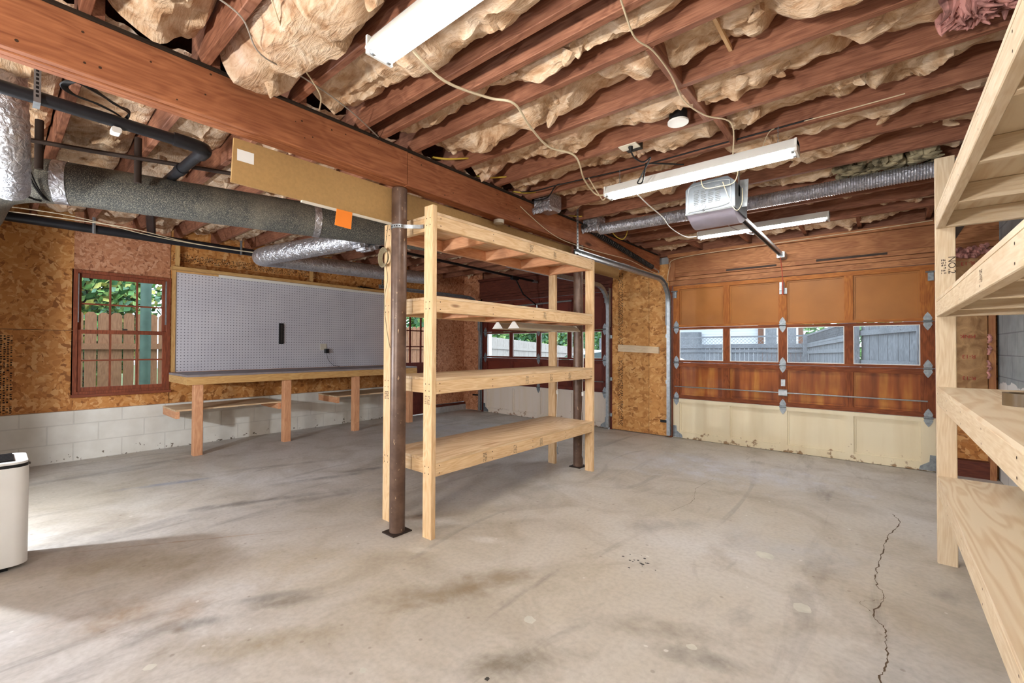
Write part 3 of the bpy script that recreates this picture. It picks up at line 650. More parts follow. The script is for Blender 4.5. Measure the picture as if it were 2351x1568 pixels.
def batt(x0, x1, y0, y1, seed, sag, label, mat, nx=None, fringe=1.0):
    nx = nx or int((x1-x0)*64); ny = 14; mb = MB(); V = []
    for i in range(nx+1):
        x = x0+(x1-x0)*i/nx
        base = noise.noise(Vector((x*1.3, seed*3.1, 0)))
        hang = noise.fractal(Vector((x*2.6, seed*7.7, 1)), 1.0, 2.0, 4)
        for j in range(ny+1):
            t_ = j/ny; y = y0+(y1-y0)*t_
            p = Vector((x*4.2, y*5.5, seed*2.3)); w = Vector((noise.noise(p), noise.noise(p+Vector((9, 3, 1))), 0))
            n1 = noise.fractal(Vector((x*4.5, y*6, seed))+w*1.4, 1.1, 2.0, 3)
            rid = abs(noise.noise(Vector((x*9, y*13, seed+5))+w*1.6))
            edge = min(t_, 1-t_)*2; prof = edge**.45
            side = noise.noise(Vector((x*3.1, (0 if t_ < .5 else 50)+seed, 7)))
            z = 2.742-sag*(.8+.7*base+.5*hang)*prof-.05*n1*(.4+prof)+.03*rid*prof-.03*side*(1-prof)
            V.append((x+.01*n1, y+.004*side, min(ZC-.006, max(z, 2.53))))
    mb.add(V, [(i*(ny+1)+j, i*(ny+1)+j+1, (i+1)*(ny+1)+j+1, (i+1)*(ny+1)+j) for i in range(nx) for j in range(ny)])
    n0 = len(V)
    # torn tufts hanging from the batt
    rnd = random.Random(seed)
    for _ in range(int((x1-x0)*1.6*fringe)):
        i = rnd.randrange(2, nx-2); j = rnd.choice([4, 5, 9, 10, 6, 8]); p = Vector(V[i*(ny+1)+j]); L = rnd.uniform(.02, .06)
        q = [p+Vector((0, 0, .02)), p+Vector((rnd.uniform(-.03, .03), rnd.uniform(-.012, .012), -L*.4)), p+Vector((rnd.uniform(-.04, .04), 0, -L))]
        mb.tube(smooth(q, 3), .02, 7, rs=[.04, .037, .03, .026, .018, .012, .004][:7])
    return tag(obj('insulation_batt', mb, mat), label, 'insulation', 'fibreglass batts between the joists')
def bays(Js, x0, x1, side, sagf):
    k = 0; J = Js+[YW+.02]
    for i in range(len(J)-1):
        y0, y1 = J[i]+.046, J[i+1]-.008
        if y1-y0 < .12: continue
        k += 1
        yield i, y0, y1
for i, y0, y1 in bays(JR, 0, 0, 'R', 0):
    lab = 'tan fibreglass batt right of the beam, %s bay from the right garage door' % ordn[N-1-i]
    near = y0 < 1.4
    sag = .20 if near else (.15 if y0 < 3 else .13)
    if y0 > 4.3 and y0 < 4.9: 
        batt(-2.42, XR-.01, y0, y1, i+1, .07, lab, wool)
    else: batt(-2.40, XR-.01, y0, y1, i+1, sag, lab, wool)
for i, y0, y1 in bays(JL, 0, 0, 'L', 0):
    lab = 'brown fibreglass batt left of the beam, %s bay from the left garage door' % ordn[NL-1-i]
    batt(XL+.05, -2.62, y0, y1, i+31, .08, lab, wool, int(4.1*40))
# mouldy torn patch
m_ = MB()
for _ in range(60):
    x = random.uniform(-.25, .28); y = 4.17+random.uniform(-.12, .12); m_.tube(smooth([(x, y, 2.66), (x+random.uniform(-.05, .05), y+.03, 2.60), (x+random.uniform(-.08, .08), y+.03, 2.59)], 3), .02, 6, rs=[.03, .03, .03, .025, .02, .012, .005])
tag(obj('torn_insulation', m_, mould), 'grey green mouldy torn insulation beside the shelf top', 'insulation')
m_ = MB()
for _ in range(120):
    x = .30+random.gauss(0, .055); y = 2.50+random.uniform(-.07, .07); L = random.uniform(.02, .08); m_.tube(smooth([(x, y, 2.66), (x+random.uniform(-.03, .03), y, 2.63-L/2), (x+random.uniform(-.05, .05), y, 2.63-L)], 3), .02, 6, rs=[.022, .02, .016, .011, .008, .005, .002])
tag(obj('torn_insulation', m_, pink), 'ragged pink insulation tuft hanging at top right', 'insulation')

# tan panels below the beam
m_ = MB(); m_.prism([(.79, 2.105), (1.855, 2.103), (1.855, 2.158), (4.03, 2.158), (4.03, 2.343), (.80, 2.338)], lambda p, t_: (t_, p[0], p[1]), -2.572, -2.558)
pn = thing('fibreboard_panel', (-2.565, 2.4, 2.1), 'long tan fibreboard strip hung below the beam behind the column', 'panel')
obj('board', m_, fibre, pn); obj('bottom_edge_strip', B(-2.574, -2.553, 1.15, 1.85, 2.093, 2.104), offwhite, pn, 'pale edge strip')
lb = B(-2.557, -2.5565, .815, .895, 2.225, 2.285); obj('paper_label', lb, white, pn, 'small white paper sticker')
tag(obj('fibreboard_panel', B(-2.572, -2.558, 4.10, 5.15, 2.13, 2.345), fibre), 'short tan fibreboard piece hung below the beam near the garage doors', 'panel')
tag(obj('orange_note', MB().add([(-2.552, 1.358, 2.103), (-2.552, 1.462, 2.103), (-2.550, 1.452, 1.995), (-2.550, 1.345, 2.00), (-2.549, 1.358, 2.103), (-2.549, 1.462, 2.103), (-2.547, 1.452, 1.995), (-2.547, 1.345, 2.00)], [(0, 1, 2, 3), (7, 6, 5, 4), (0, 4, 5, 1), (1, 5, 6, 2), (2, 6, 7, 3), (3, 7, 4, 0)]), orange), 'bright orange paper square stuck on the bottom of tan panel', 'note')
sd = MB().tube([(-2.50, 2.79, 2.345), (-2.50, 2.79, 2.315)], .045, 24); sd.tube([(-2.50, 2.79, 2.315), (-2.50, 2.79, 2.312)], .022, 16)
tag(obj('sensor_disc', sd, offwhite), 'small round white disc under the beam above centre shelf', 'sensor')
# columns
def column(x, y, label):
    r = thing('steel_column', (x, y, 0), label, 'column')
    obj('shaft', MB().tube([(x, y, .008), (x, y, 2.34)], .052, 32), columnm, r)
    m_ = MB(); a = .06; m_.bar((x, y-.075, .004), (x, y+.075, .004), .13, .008); obj('base_plate', m_, rustpipe, r)
    return r
column(-2.530, 1.80, 'brown steel column in front of the centre shelf, nearer one'); column(-2.47, 4.03, 'brown steel column behind the far end of centre shelf')
m_ = MB(); n = 20; pts = [(-2.53+.0545*math.cos(a), 1.80+.0545*math.sin(a), 2.075) for a in [math.pi*1.02+k*(math.pi*.98)/n for k in range(n+1)]]
m_.tube([(p[0], p[1], p[2]-.012) for p in pts], .0016, 4); 
vs = [(p[0], p[1], p[2]+dz) for p in pts+[(-2.41, 1.8785, 2.078), (-2.38, 1.8875, 2.078)] for dz in (-.013, .013)]
m_.add(vs, [(2*k, 2*k+2, 2*k+3, 2*k+1) for k in range(len(vs)//2-1)]); m_.i = 1
for k in range(2, n, 2):
    p = pts[k]; a = math.atan2(p[1]-1.80, p[0]+2.53); c_, s_ = math.cos(a), math.sin(a)
    for dz in (0,): m_.face(*[(p[0]+c_*.001-s_*w_, p[1]+s_*.001+c_*w_, p[2]+h_) for w_, h_ in ((-.004, -.004), (.004, -.004), (.004, .004), (-.004, .004))])
tag(obj('pipe_strap', m_, [steel, blackm]), 'perforated metal strap around the nearer brown column', 'strap')

# ------------------------------------------------------------ shelving units
def screws(mb, pts, ax, s_=1):
    mb.i = 1; r_ = .0042
    for p in pts:
        q = []
        for k in range(8):
            a = k*math.pi/4; u, v = r_*math.cos(a), r_*math.sin(a)
            q.append((p[0]+s_*.0006, p[1]+u, p[2]+v) if ax == 'x' else (p[0]+u, p[1]+s_*.0006, p[2]+v))
        mb.face(*q)
    mb.i = 0
def stamp_on(mb, fn, u0, v0, w, h, rows):
    mb.i = 2; stampblock(mb, fn, u0, u0+w, v0, v0+h, rows, .75, .009); mb.i = 0
sx0, sx1, sy0, sy1 = -2.80, -2.25, 1.862, 3.985
cs = thing('storage_shelf', (-2.52, 2.92, 0), 'free standing pine shelf unit with four levels in the room centre', 'shelf')
pw, pd = .089, .038
def post(x0, y0, z1, fy=-1):
    m_ = MB(); m_.box(x0, x0+pw, y0, y0+pd, 0, z1, b=.003)
    fyv = y0 if fy < 0 else y0+pd
    P = [(x0+dx, fyv, z) for t_ in tops for z in (t_-.04, t_-.085) for dx in (.025, .062)]
    screws(m_, P, 'y', fy); stamp_on(m_, lambda u, v: (u, fyv+fy*.0006, v), x0+.02, .88, .05, .06, 5)
    obj('post', m_, [pine['Z'] if z1 > 0 else 0, screwm, ink], cs)
tops = [2.152, 1.596, 1.053, .510]
post(sx1-pw, sy0, 2.195); post(sx0, sy0, 2.15); post(sx1-pw, sy1-pd, 2.152, 1); post(sx0, sy1-pd, 2.15, 1)
a_, b_ = sy0+pd, sy1-pd
for li, T in enumerate(tops):
    z1 = T-.018; z0 = z1-.089
    dk = obj('deck', B(sx0, sx1, a_, b_, z1, T), ply, cs)
    m_ = MB(); m_.box(sx1-.038, sx1, a_, b_, z0, z1, b=.003)
    screws(m_, [(sx1, y, z) for y in (a_+.03, a_+.55, a_+1.05, a_+1.55, b_-.03) for z in (z0+.02, z1-.02)], 'x')
    for y in {0: [1.0, 1.35], 1: [1.2], 2: [.95, 1.3, 1.6], 3: [.45, .8, 1.15]}[li]: stamp_on(m_, lambda u, v: (sx1+.0007, u, v), a_+y, z0+.012, .04, .066, 6)
    obj('front_rail', m_, [pine['Y'], screwm, ink], cs)
    obj('back_rail', B(sx0, sx0+.038, a_, b_, z0, z1, b=.003), fir['Y'] if li == 0 else pine['Y'], cs)
    obj('end_rail', B(sx0+.038, sx1-.038, a_, a_+.038, z0, z1, b=.003), pine['X'], cs); obj('end_rail', B(sx0+.038, sx1-.038, b_-.038, b_, z0, z1, b=.003), fir['X'], cs)
    for k in (1, 2, 3):
        y = a_+(b_-a_)*k/4; obj('cross_rail', B(sx0+.038, sx1-.038, y-.019, y+.019, z0+.001, z1, b=.003), fir['X'], cs)
rs = thing('storage_shelf', (.55, 2.4, 0), 'pine shelf unit with plywood decks along the right block wall', 'shelf')
rx0, rx1, ry1, ry0 = .248, .842, 3.604, 1.0
rt = [2.075, 1.555, 1.036, .513]
for x0 in (rx0-.003, rx1-.089):
    m_ = MB(); m_.box(x0, x0+.086, ry1, ry1+.038, 0, 2.39, b=.003)
    if x0 < .5:
        m_.i = 1; text_mesh(m_, 'NO.2', .044, (x0+.055, ry1, 1.80), (0, 0, -1), (1, 0, 0), .0008); m_.i = 1
        stampblock(m_, lambda u, v: (u, ry1-.0007, v), x0+.025, x0+.045, 1.70, 1.79, 6, .7, .008)
    obj('post', m_, [whitepine['Z'], ink], rs)
for x0 in (rx0, rx1-.089): obj('post', B(x0, x0+.086, ry0-.039, ry0-.001, 0, 2.39, b=.003), whitepine['Z'], rs)
for T in rt:
    z1 = T-.018; z0 = z1-.089
    obj('deck', B(rx0, rx1-.09 if T > 3 else rx1, ry0, ry1-.001, z1, T), ply_new, rs)
    m_ = MB(); m_.box(rx0, rx0+.038, ry0, ry1-.001, z0, z1, b=.003)
    screws(m_, [(rx0, y, z) for y in (3.57, 3.1, 2.6, 2.1, 1.6) for z in (z0+.02, z1-.02)], 'x', -1); m_.i = 1
    if abs(T-1.555) < .01: stampblock(m_, lambda v, u: (rx0-.0007, u, v), z0+.03, z0+.07, 2.05, 2.10, 5, .7, .007)
    obj('front_rail', m_, [whitepine['Y'], screwm], rs); obj('back_rail', B(rx1-.038, rx1, ry0, ry1-.001, z0, z1, b=.003), whitepine['Y'], rs)
    for y in (ry1-.039, 3.0, 2.4, 1.8, ry0+.0): obj('cross_rail', B(rx0+.038, rx1-.038, y, y+.038, z0, z1, b=.003), whitepine['X'], rs)
# tape roll on the right shelf
m_ = MB(); cx, cy = .43, 2.62; R1, R2 = .062, .043; z0, z1 = 1.036, 1.036+.05; n = 40; vs = []
for r_, z in ((R1, z0), (R1, z1), (R2, z1), (R2, z0)):
    vs += [(cx+r_*math.cos(k*2*math.pi/n), cy+r_*math.sin(k*2*math.pi/n), z) for k in range(n)]
m_.add(vs, [(a*n+k, a*n+(k+1) % n, ((a+1) % 4)*n+(k+1) % n, ((a+1) % 4)*n+k) for a in range(4) for k in range(n)])
tag(obj('tape_roll', m_, tapem), 'roll of brown packing tape lying on the right shelf', 'tape')

# ------------------------------------------------------------ workbench and pegboard
wb = thing('workbench', (-6.36, 3.05, 0), 'long wooden workbench with grey top below the pegboard', 'workbench')
by0, by1 = 1.43, 4.62
obj('bench_top', B(XL+.062, -5.968, by0, by1, .905, .928), greytop, wb)
obj('front_fascia', B(-6.006, -5.968, by0, by1, .815, .9045, b=.003), benchtrim['Y'], wb)
obj('end_rail', B(XL+.062, -6.007, by0, by0+.038, .815, .9045, b=.003), benchtrim['X'], wb); obj('end_rail', B(XL+.062, -6.007, by1-.038, by1, .815, .9045, b=.003), benchtrim['X'], wb)
obj('back_rail', B(XL+.062, XL+.1, by0+.038, by1-.038, .815, .9045), benchtrim['Y'], wb)
for y in (1.51, 2.50, 3.50, 4.48): obj('leg', B(-6.098, -6.008, y, y+.09, 0, .9045 if 0 else .8145, b=.004), fir['Z'], wb)
for y0, y1 in ((1.36, 2.50), (3.28, 4.48)):
    ls = obj('lower_shelf', B(-6.68, -6.10, y0, y1, .512, .53), ply, wb)
    obj('shelf_rail', B(-6.66, -6.10, y0, y0+.038, .43, .511, b=.003), fir['X'], ls); obj('shelf_rail', B(-6.66, -6.10, y1-.04, y1-.002, .43, .511, b=.003), fir['X'], ls)
for y0, y1, l in ((1.497, 3.94, 'large white pegboard sheet above the workbench beside the window'), (3.943, 4.655, 'narrow white pegboard sheet at the far end of the workbench')):
    tag(obj('pegboard', B(XL+.004, XL+.012, y0, y1, .93, 2.185), pegm), l, 'pegboard')
pf = thing('wall_ledge', (XL+.03, 3.05, .93), 'pine ledge and uprights framing the top of pegboard', 'ledge')
obj('top_ledge', B(XL+.002, XL+.14, 1.44, 4.655, 2.205, 2.243, b=.003), benchtrim['Y'], pf); obj('side_strip', B(XL+.002, XL+.03, 1.458, 1.495, .93, 2.204), benchtrim['Z'], pf)
obj('top_strip', B(XL+.002, XL+.03, 1.497, 4.655, 2.186, 2.204), benchtrim['Y'], pf)
for y in (1.47, 3.15): obj('upright', B(XL+.08, XL+.118, y, y+.04, 2.244, 2.575), benchtrim['Z'], pf)
lt = thing('strip_light', (XL+.09, 3.3, 2.16), 'long thin white strip light along top of pegboard', 'lamp')
obj('housing', B(XL+.05, XL+.085, 1.95, 4.62, 2.165, 2.2045, b=.006), white, lt)
m_ = MB(); m_.box(XL+.012, XL+.03, 2.735, 2.80, 1.29, 1.595, b=.003); m_.i = 1; m_.box(XL+.03, XL+.034, 2.752, 2.783, 1.31, 1.575); m_.i = 0
for k in range(14): m_.box(XL+.030, XL+.04, 2.788, 2.80, 1.31+k*.019, 1.318+k*.019)
tag(obj('wall_rack', m_, [blackm, darksteel]), 'narrow black rack mounted upright on the pegboard', 'rack')
ol = thing('wall_outlet', (XL+.012, 3.42, 1.2), 'clear cover outlet on the pegboard with black adapter', 'outlet')
obj('cover', B(XL+.012, XL+.022, 3.36, 3.46, 1.20, 1.30), offwhite, ol); obj('adapter', B(XL+.022, XL+.07, 3.42, 3.48, 1.15, 1.22, b=.006), blackm, ol)
obj('cord', MB().tube(smooth([(XL+.05, 3.45, 1.15), (XL+.06, 3.47, 1.05), (XL+.07, 3.55, .96), (XL+.08, 3.65, .935)]), .003, 6), blackm, ol)
m_ = MB()
for _ in range(40):
    a = random.uniform(0, 6.28); p = Vector((XL+.1, 3.98, 2.24)); q = p+Vector((random.uniform(-.02, .05), random.uniform(-.06, .06), random.uniform(-.05, .04))); m_.tube([p, (p+q)/2+Vector((.01, 0, .01)), q], .003, 5)
m_.tube(smooth([(XL+.1, 3.98, 2.25), (XL+.1, 4.1, 2.26), (XL+.1, 4.3, 2.2435)]), .012, 8)
tag(obj('frayed_brush', m_, blackm), 'black bristly brush lying on the ledge above pegboard', 'brush')

# ------------------------------------------------------------ fluorescent fixtures
def shop_light(name, x0, x1, y, z, label, tm, ntub=2, chains=True, w=.13, group=None, top=2.585):
    r = thing(name, ((x0+x1)/2, y, z), label, 'lamp', group)
    m_ = MB(); prof = [(-w/2, 0), (-w/2+.004, -.001), (-.032, .028), (.032, .028), (w/2-.004, -.001), (w/2, 0), (w/2-.002, .012), (.036, .062), (-.036, .062), (-w/2+.002, .012)]
    m_.prism(prof, lambda p, t_: (t_, y+p[0], z+p[1]), x0, x1); obj('reflector', m_, white, r)
    for x in (x0, x1): obj('end_cap', B(min(x, x+(.012 if x == x0 else -.012)), max(x, x+(.012 if x == x0 else -.012)), y-w/2+.004, y+w/2-.004, z-.02, z+.055), white, r)
    for dy in ([-.036, .036] if ntub == 2 else [0]):
        tb = obj('fluorescent_tube', MB().tube([(x0+.03, y+dy, z-.006), (x1-.03, y+dy, z-.006)], .0165, 14), tm, r)
        for xx in (x0+.014, x1-.03): obj('tube_cap', MB().tube([(xx, y+dy, z-.006), (xx+.016, y+dy, z-.006)], .017, 12), steel, tb)
    if chains:
        for x in (x0+.1, x1-.1):
            m_ = MB(); k = 0; zz = z+.062
            while zz < top-.01:
                a = (0.004, 0) if k % 2 else (0, .004)
                m_.tube([(x-a[0], y-a[1], zz), (x-a[0], y-a[1], zz+.018), (x+a[0], y+a[1], zz+.018), (x+a[0], y+a[1], zz), (x-a[0], y-a[1], zz)], .0012, 4); zz += .016; k += 1
            if k: obj('chain', m_, steel, r)
    return r
shop_light('fluorescent_light', -1.60, -.38, 1.03, 2.47, 'lit twin tube fluorescent light nearest the camera at top', tubem)
shop_light('fluorescent_light', -1.585, -.365, 3.0, 2.405, 'lit twin tube fluorescent light hung on chains above the door opener', tubem)
shop_light('fluorescent_light', -1.575, -.375, 5.13, 2.50, 'lit fluorescent light nearest the garage door, crossed by opener rail', tubenear, 1)
for x in (-5.2, -1.9): shop_light('fluorescent_light', x, x+1.22, -1.6, 2.52, 'added unseen fluorescent fill light at the rear of the garage, %s side' % ('left' if x < -4 else 'middle'), tubeback)  # two fixtures added out of view to fill the room with light
def under_light(x, y0, y1, z, label):
    r = thing('shop_light', (x, (y0+y1)/2, z), label, 'lamp'); w = .13
    prof = [(-w/2, 0), (-.03, .04), (-.012, .042), (-.012, .055), (.012, .055), (.012, .042), (.03, .04), (w/2, 0), (w/2-.003, -.002), (.028, .034), (-.028, .034), (-w/2+.003, -.002)]
    m_ = MB(); m_.prism(prof, lambda p, t_: (x+p[0], t_, z+p[1]), y1, y0); obj('reflector', m_, offwhite, r)
    for y in (y0, y1): obj('end_cap', MB().prism([(-w/2, 0), (w/2, 0), (.03, .04), (.012, .06), (-.012, .06), (-.03, .04)], lambda p, t_: (x+p[0], t_, z+p[1]), y+.006, y-.004), white, r)
    obj('tube', MB().tube([(x-.02, y0+.02, z+.018), (x-.02, y1-.02, z+.018)], .012, 10), white, r)
    return r
u1 = under_light(-2.66, 2.96, 3.88, 1.425, 'unlit white shop light under second shelf, nearer the back rail')
u2 = under_light(-2.42, 2.90, 3.88, 1.420, 'unlit white shop light under second shelf, nearer the front rail')
for x, y, l in ((-2.66, 3.86, 'thin white pull cord hanging left of the far column'), (-2.36, 3.88, 'thin white pull cord hanging right of the far column')):
    r = thing('pull_cord', (x, y, .15), l, 'cord')
    x += .0; m_ = MB(); m_.tube(smooth([(x, y+.06, 1.42), (x+.004, y+.062, 1.1), (x-.004, y+.06, .8)]), .003, 6)
    obj('cord', m_, white, r); obj('cord', MB().tube(smooth([(x, y+.06, .76), (x-.01, y+.06, .5), (x+.003, y+.055, .20)]), .0025, 6), white, r)
    obj('switch', B(x-.012, x+.008, y+.052, y+.07, .76, .80, b=.004), white, r)
    obj('plug', MB().tube([(x+.003, y+.055, .2), (x, y+.055, .15), (x+.01, y+.06, .12)], .007, 6), steel, r)

# ------------------------------------------------------------ garage door opener
casem = plain('opener_case', (112, 118, 124), .5, .5, .06)
op = thing('garage_door_opener', (-.95, 3.55, 2.2), 'metal garage door opener motor hanging from the joists', 'opener')
ox0, ox1, oy0, oy1 = -1.125, -.785, 3.36, 3.72
m_ = MB(); m_.prism([(0, .0), (.34, .0), (.34, .19), (.29, .235), (.05, .235), (0, .19)], lambda p, t_: (ox0+p[0], t_, 2.25+p[1]), oy1, oy0); obj('motor_case', m_, casem, op)
m_ = MB(); vs = []; n = 9
for k in range(n):
    a = math.pi*k/(n-1); s_ = math.sin(a)*.075; 
    vs += [(ox0+.01, oy0+.0+.36*k/(n-1), 2.25-s_*.9), (ox1-.01, oy0+.36*k/(n-1), 2.25-s_*.9), ]
m_.add(vs, [(2*k, 2*k+1, 2*k+3, 2*k+2) for k in range(n-1)]); m_.face(*[vs[2*k] for k in range(n)]); m_.face(*[vs[2*k+1] for k in range(n)][::-1]); 
obj('light_lens', m_, plain('grey_lens', (176, 172, 190), .3, 0, .04), op)
m_ = MB(); m_.tube([(ox0, oy0-.004, 2.255), (ox1, oy0-.004, 2.255)], .007, 6); 
m_.tube(smooth([(ox0+.02, oy0-.003, 2.27), (ox0+.02, oy0-.003, 2.42), (ox0+.06, oy0-.003, 2.46), (ox1-.06, oy0-.003, 2.46), (ox1-.03, oy0-.003, 2.42), (ox1-.03, oy0-.003, 2.32), (ox1-.07, oy0-.003, 2.28), (ox0+.02, oy0-.003, 2.27)]), .004, 6)
for c_, (xa, n_) in enumerate(((ox0+.075, 9), (ox0+.125, 11), (ox0+.175, 7), (ox0+.225, 10))):
    for k in range(n_): m_.tube([(xa-.014, oy0-.002, 2.32+k*.0125), (xa+.014+.004*((k*7) % 3), oy0-.002, 2.322+k*.0125)], .0028, 5)
for xx in (ox0+.08, ox0+.125): m_.tube([(xx+.017*math.cos(a*.5236), oy0-.003, 2.298+.017*math.sin(a*.5236)) for a in range(13)], .003, 5)
obj('embossed_ribs', m_, steel, op)
obj('learn_button', MB().tube([(ox0+.13, oy0-.001, 2.268), (ox0+.13, oy0-.012, 2.268)], .007, 10), blackm, op)
for xx in (ox0+.03, ox1-.0): obj('hanger_strap', B(xx-.004, xx, 3.46, 3.50, 2.36, 2.66), steel, op)
obj('mount_plate', MB().bar((-.78, 3.56, 2.30), (-.77, 3.56, 2.50), .004, .06, (1, 0, 0)), steel, op)
rl = MB(); rl.box(-.935, -.925, 3.72, 6.02, 2.355, 2.385); rl.box(-.895, -.885, 3.72, 6.02, 2.355, 2.385); rl.box(-.925, -.895, 3.72, 6.02, 2.381, 2.385)
rl_ = obj('rail', rl, steel, op); obj('drive_chain', MB().tube([(-.91, 3.72, 2.37), (-.91, 6.0, 2.37)], .006, 6), darksteel, rl_)
obj('rail_end_bracket', B(-.95, -.87, 6.0, 6.172, 2.33, 2.40, b=.005), steel, rl_)
obj('chain_wire', MB().tube(smooth([(-1.0, 3.74, 2.31), (-1.02, 4.3, 2.34), (-1.0, 5.0, 2.42), (-.95, 5.3, 2.55)]), .004, 5), steel, op)
obj('trolley', MB().tube(smooth([(-.91, 5.98, 2.33), (-.912, 6.10, 2.2), (-.912, 6.14, 2.08)]), .005, 6), rope, op, 'thin red release cord')
obj('release_handle', MB().tube([(-.912, 6.15, 2.08), (-.912, 6.15, 1.90)], .009, 8), rope, op)
obj('door_arm', B(-.95, -.90, YW-.035, YW-.011, 1.96, 2.06), steel, op)
# second opener rail on the left side
op2 = thing('opener_rail', (-4.62, 5, 2.4), 'black opener rail and arm above the left garage door', 'opener')
obj('rail', MB().bar((-4.6, 2.4, 2.46), (-4.6, 6.02, 2.40), .035, .03), blackm, op2); obj('arm', MB().tube([(-4.6, 5.55, 2.38), (-4.6, 5.75, 2.15), (-4.61, 6.12, 2.0)], .012, 8), blackm, op2)
obj('trolley', B(-4.63, -4.57, 5.45, 5.6, 2.36, 2.42), blackm, op2); obj('rail_end_bracket', MB().tube([(-4.6, 6.02, 2.40), (-4.6, 6.14, 2.40)], .025, 8), steel, op2)

# detector, junction box, cords
dt = thing('smoke_detector', (-.90, 2.66, 2.55), 'round white ceiling cover on dark box between joists', 'detector')
obj('box', MB().tube([(-.90, 2.56, 2.63), (-.90, 2.56, 2.575)], .05, 20), blackm, dt); obj('cover', MB().tube([(-.90, 2.56, 2.575), (-.90, 2.56, 2.565)], .058, 24), white, dt)
ob = thing('ceiling_outlet', (-1.25, 2.71, 2.56), 'off white ceiling outlet with black plug and looped cord', 'outlet')
obj('plate', B(-1.32, -1.20, 2.645, 2.72, 2.572, 2.578), offwhite, ob); obj('box', B(-1.31, -1.21, 2.70, 2.78, 2.58, 2.64), darksteel, ob)
obj('plug', MB().tube([(-1.25, 2.68, 2.572), (-1.245, 2.68, 2.535)], .014, 10, rs=[.016, .01]), blackm, ob)
obj('cord', MB().tube(smooth([(-1.245, 2.68, 2.535), (-1.23, 2.70, 2.50), (-1.19, 2.74, 2.475), (-1.15, 2.76, 2.50), (-1.17, 2.78, 2.485), (-1.23, 2.80, 2.41), (-1.255, 2.80, 2.37), (-1.22, 2.80, 2.37), (-1.19, 2.78, 2.46), (-1.17, 2.80, 2.48), (-1.0, 2.95, 2.475)], 8), .005, 6), blackm, ob)
def cable(pts, r_, m, label, name='electric_cable', k=7, cat='cable'): return tag(obj(name, MB().tube(smooth(pts, k), r_, 6), m), label, cat)
cable([(-1.488, 1.10, 2.50), (-1.58, 1.371, 2.52), (-1.565, 1.656, 2.56), (-1.473, 1.759, 2.54), (-1.54, 1.975, 2.53), (-1.635, 2.303, 2.55), (-1.577, 2.525, 2.55), (-1.70, 2.85, 2.52), (-1.72, 3.05, 2.47), (-1.63, 3.02, 2.43), (-1.585, 3.0, 2.44)], .0065, wirew, 'thick cream cable draped between the two nearer fluorescent lights')
cable([(-1.69, 2.9, 2.54), (-1.68, 3.06, 2.44), (-1.64, 3.04, 2.40), (-1.585, 3.01, 2.43)], .005, wirew, 'cream cable loop at left end of the chained fluorescent light')
cable([(-.72, 1.40, 2.58), (-.776, 1.632, 2.578), (-.792, 1.75, 2.57), (-.769, 1.879, 2.575), (-.768, 2.085, 2.57), (-.797, 2.355, 2.57), (-.757, 2.592, 2.575), (-.66, 2.75, 2.56), (-.70, 2.95, 2.46)], .004, wirew, 'thin cream wire running along the blocks to the chained light')
cable([(-1.65, .60, 2.57), (-1.879, .762, 2.55), (-2.087, .946, 2.57), (-2.141, 1.014, 2.56), (-2.2, 1.08, 2.54), (-2.40, 1.17, 2.58)], .0035, wirew, 'thin cream wire crossing the large insulation left of the near light')
cable([(-1.90, .5, 2.57), (-1.917, .621, 2.55), (-2.049, .741, 2.52), (-2.138, .97, 2.56), (-2.232, 1.251, 2.56), (-2.42, 1.56, 2.58)], .0035, plain('grey_cable', (170, 160, 148), .6), 'thin grey wire hanging below joists near the beam')
cable([(-1.42, 3.08, 2.44), (-1.461, 3.48, 2.43), (-1.471, 3.786, 2.41), (-1.56, 4.25, 2.42), (-1.60, 4.8, 2.45), (-1.57, 5.12, 2.52)], .005, white, 'white cable linking chained light and the light near garage door')
cable([(-1.0, 3.30, 2.50), (-.98, 3.32, 2.42), (-.88, 3.30, 2.40), (-.78, 3.33, 2.42), (-.72, 3.2, 2.50)], .003, wirew, 'cream wire looped on the door opener')
cable([(-.86, 3.34, 2.44), (-.83, 3.35, 2.34), (-.80, 3.34, 2.26), (-.775, 3.38, 2.23), (-.76, 3.45, 2.30), (-.77, 3.5, 2.42)], .003, wirew, 'cream wire hanging over the side of the door opener')
cable([(.1, 3.08, 2.60), (-.2, 3.07, 2.595), (-.45, 3.075, 2.60), (-.52, 3.06, 2.585), (-.55, 3.0, 2.47)], .003, wirew, 'thin wire stapled along a joist right of the chained light')
cable([(-2.3, 6.12, 2.20), (-2.27, 6.12, 2.38), (-2.15, 6.13, 2.50), (-1.2, 6.13, 2.53), (-.2, 6.13, 2.545), (.4, 6.13, 2.56)], .004, wirew, 'cream wire stapled along top plate above right garage door')
cable([(-2.435, 3.0, 2.50), (-2.43, 3.4, 2.37), (-2.42, 3.75, 2.32), (-2.35, 4.3, 2.30), (-2.36, 5.0, 2.33), (-2.36, 5.6, 2.29), (-2.3, 5.95, 2.24)], .0035, wirew, 'thin wire sagging along the side of main beam')
for i, (y, l) in enumerate(((2.05, 'nearest the camera'), (2.5, 'second from the camera'), (2.95, 'third from the camera'), (3.4, 'fourth from the camera'), (3.85, 'beside the perforated hanger'), (4.3, 'farthest along the beam'))):
    m_ = MB()
    for dx in (0, .012): m_.tube(smooth([(-2.47+dx, y-.02, 2.62), (-2.40+dx, y+.06, 2.615), (-2.32+dx, y+.16, 2.63), (-2.30+dx, y+.26, 2.66)]), .005, 6)
    tag(obj('yellow_cable', m_, yellow), 'yellow electrical cable on top of the beam, %s' % l, 'cable')
cable([(-2.28, 4.35, 2.60), (-2.25, 4.42, 2.50), (-2.2, 4.5, 2.46), (-2.16, 4.52, 2.50), (-2.15, 4.55, 2.60)], .005, yellow, 'hanging yellow cable loop near far end of the beam')
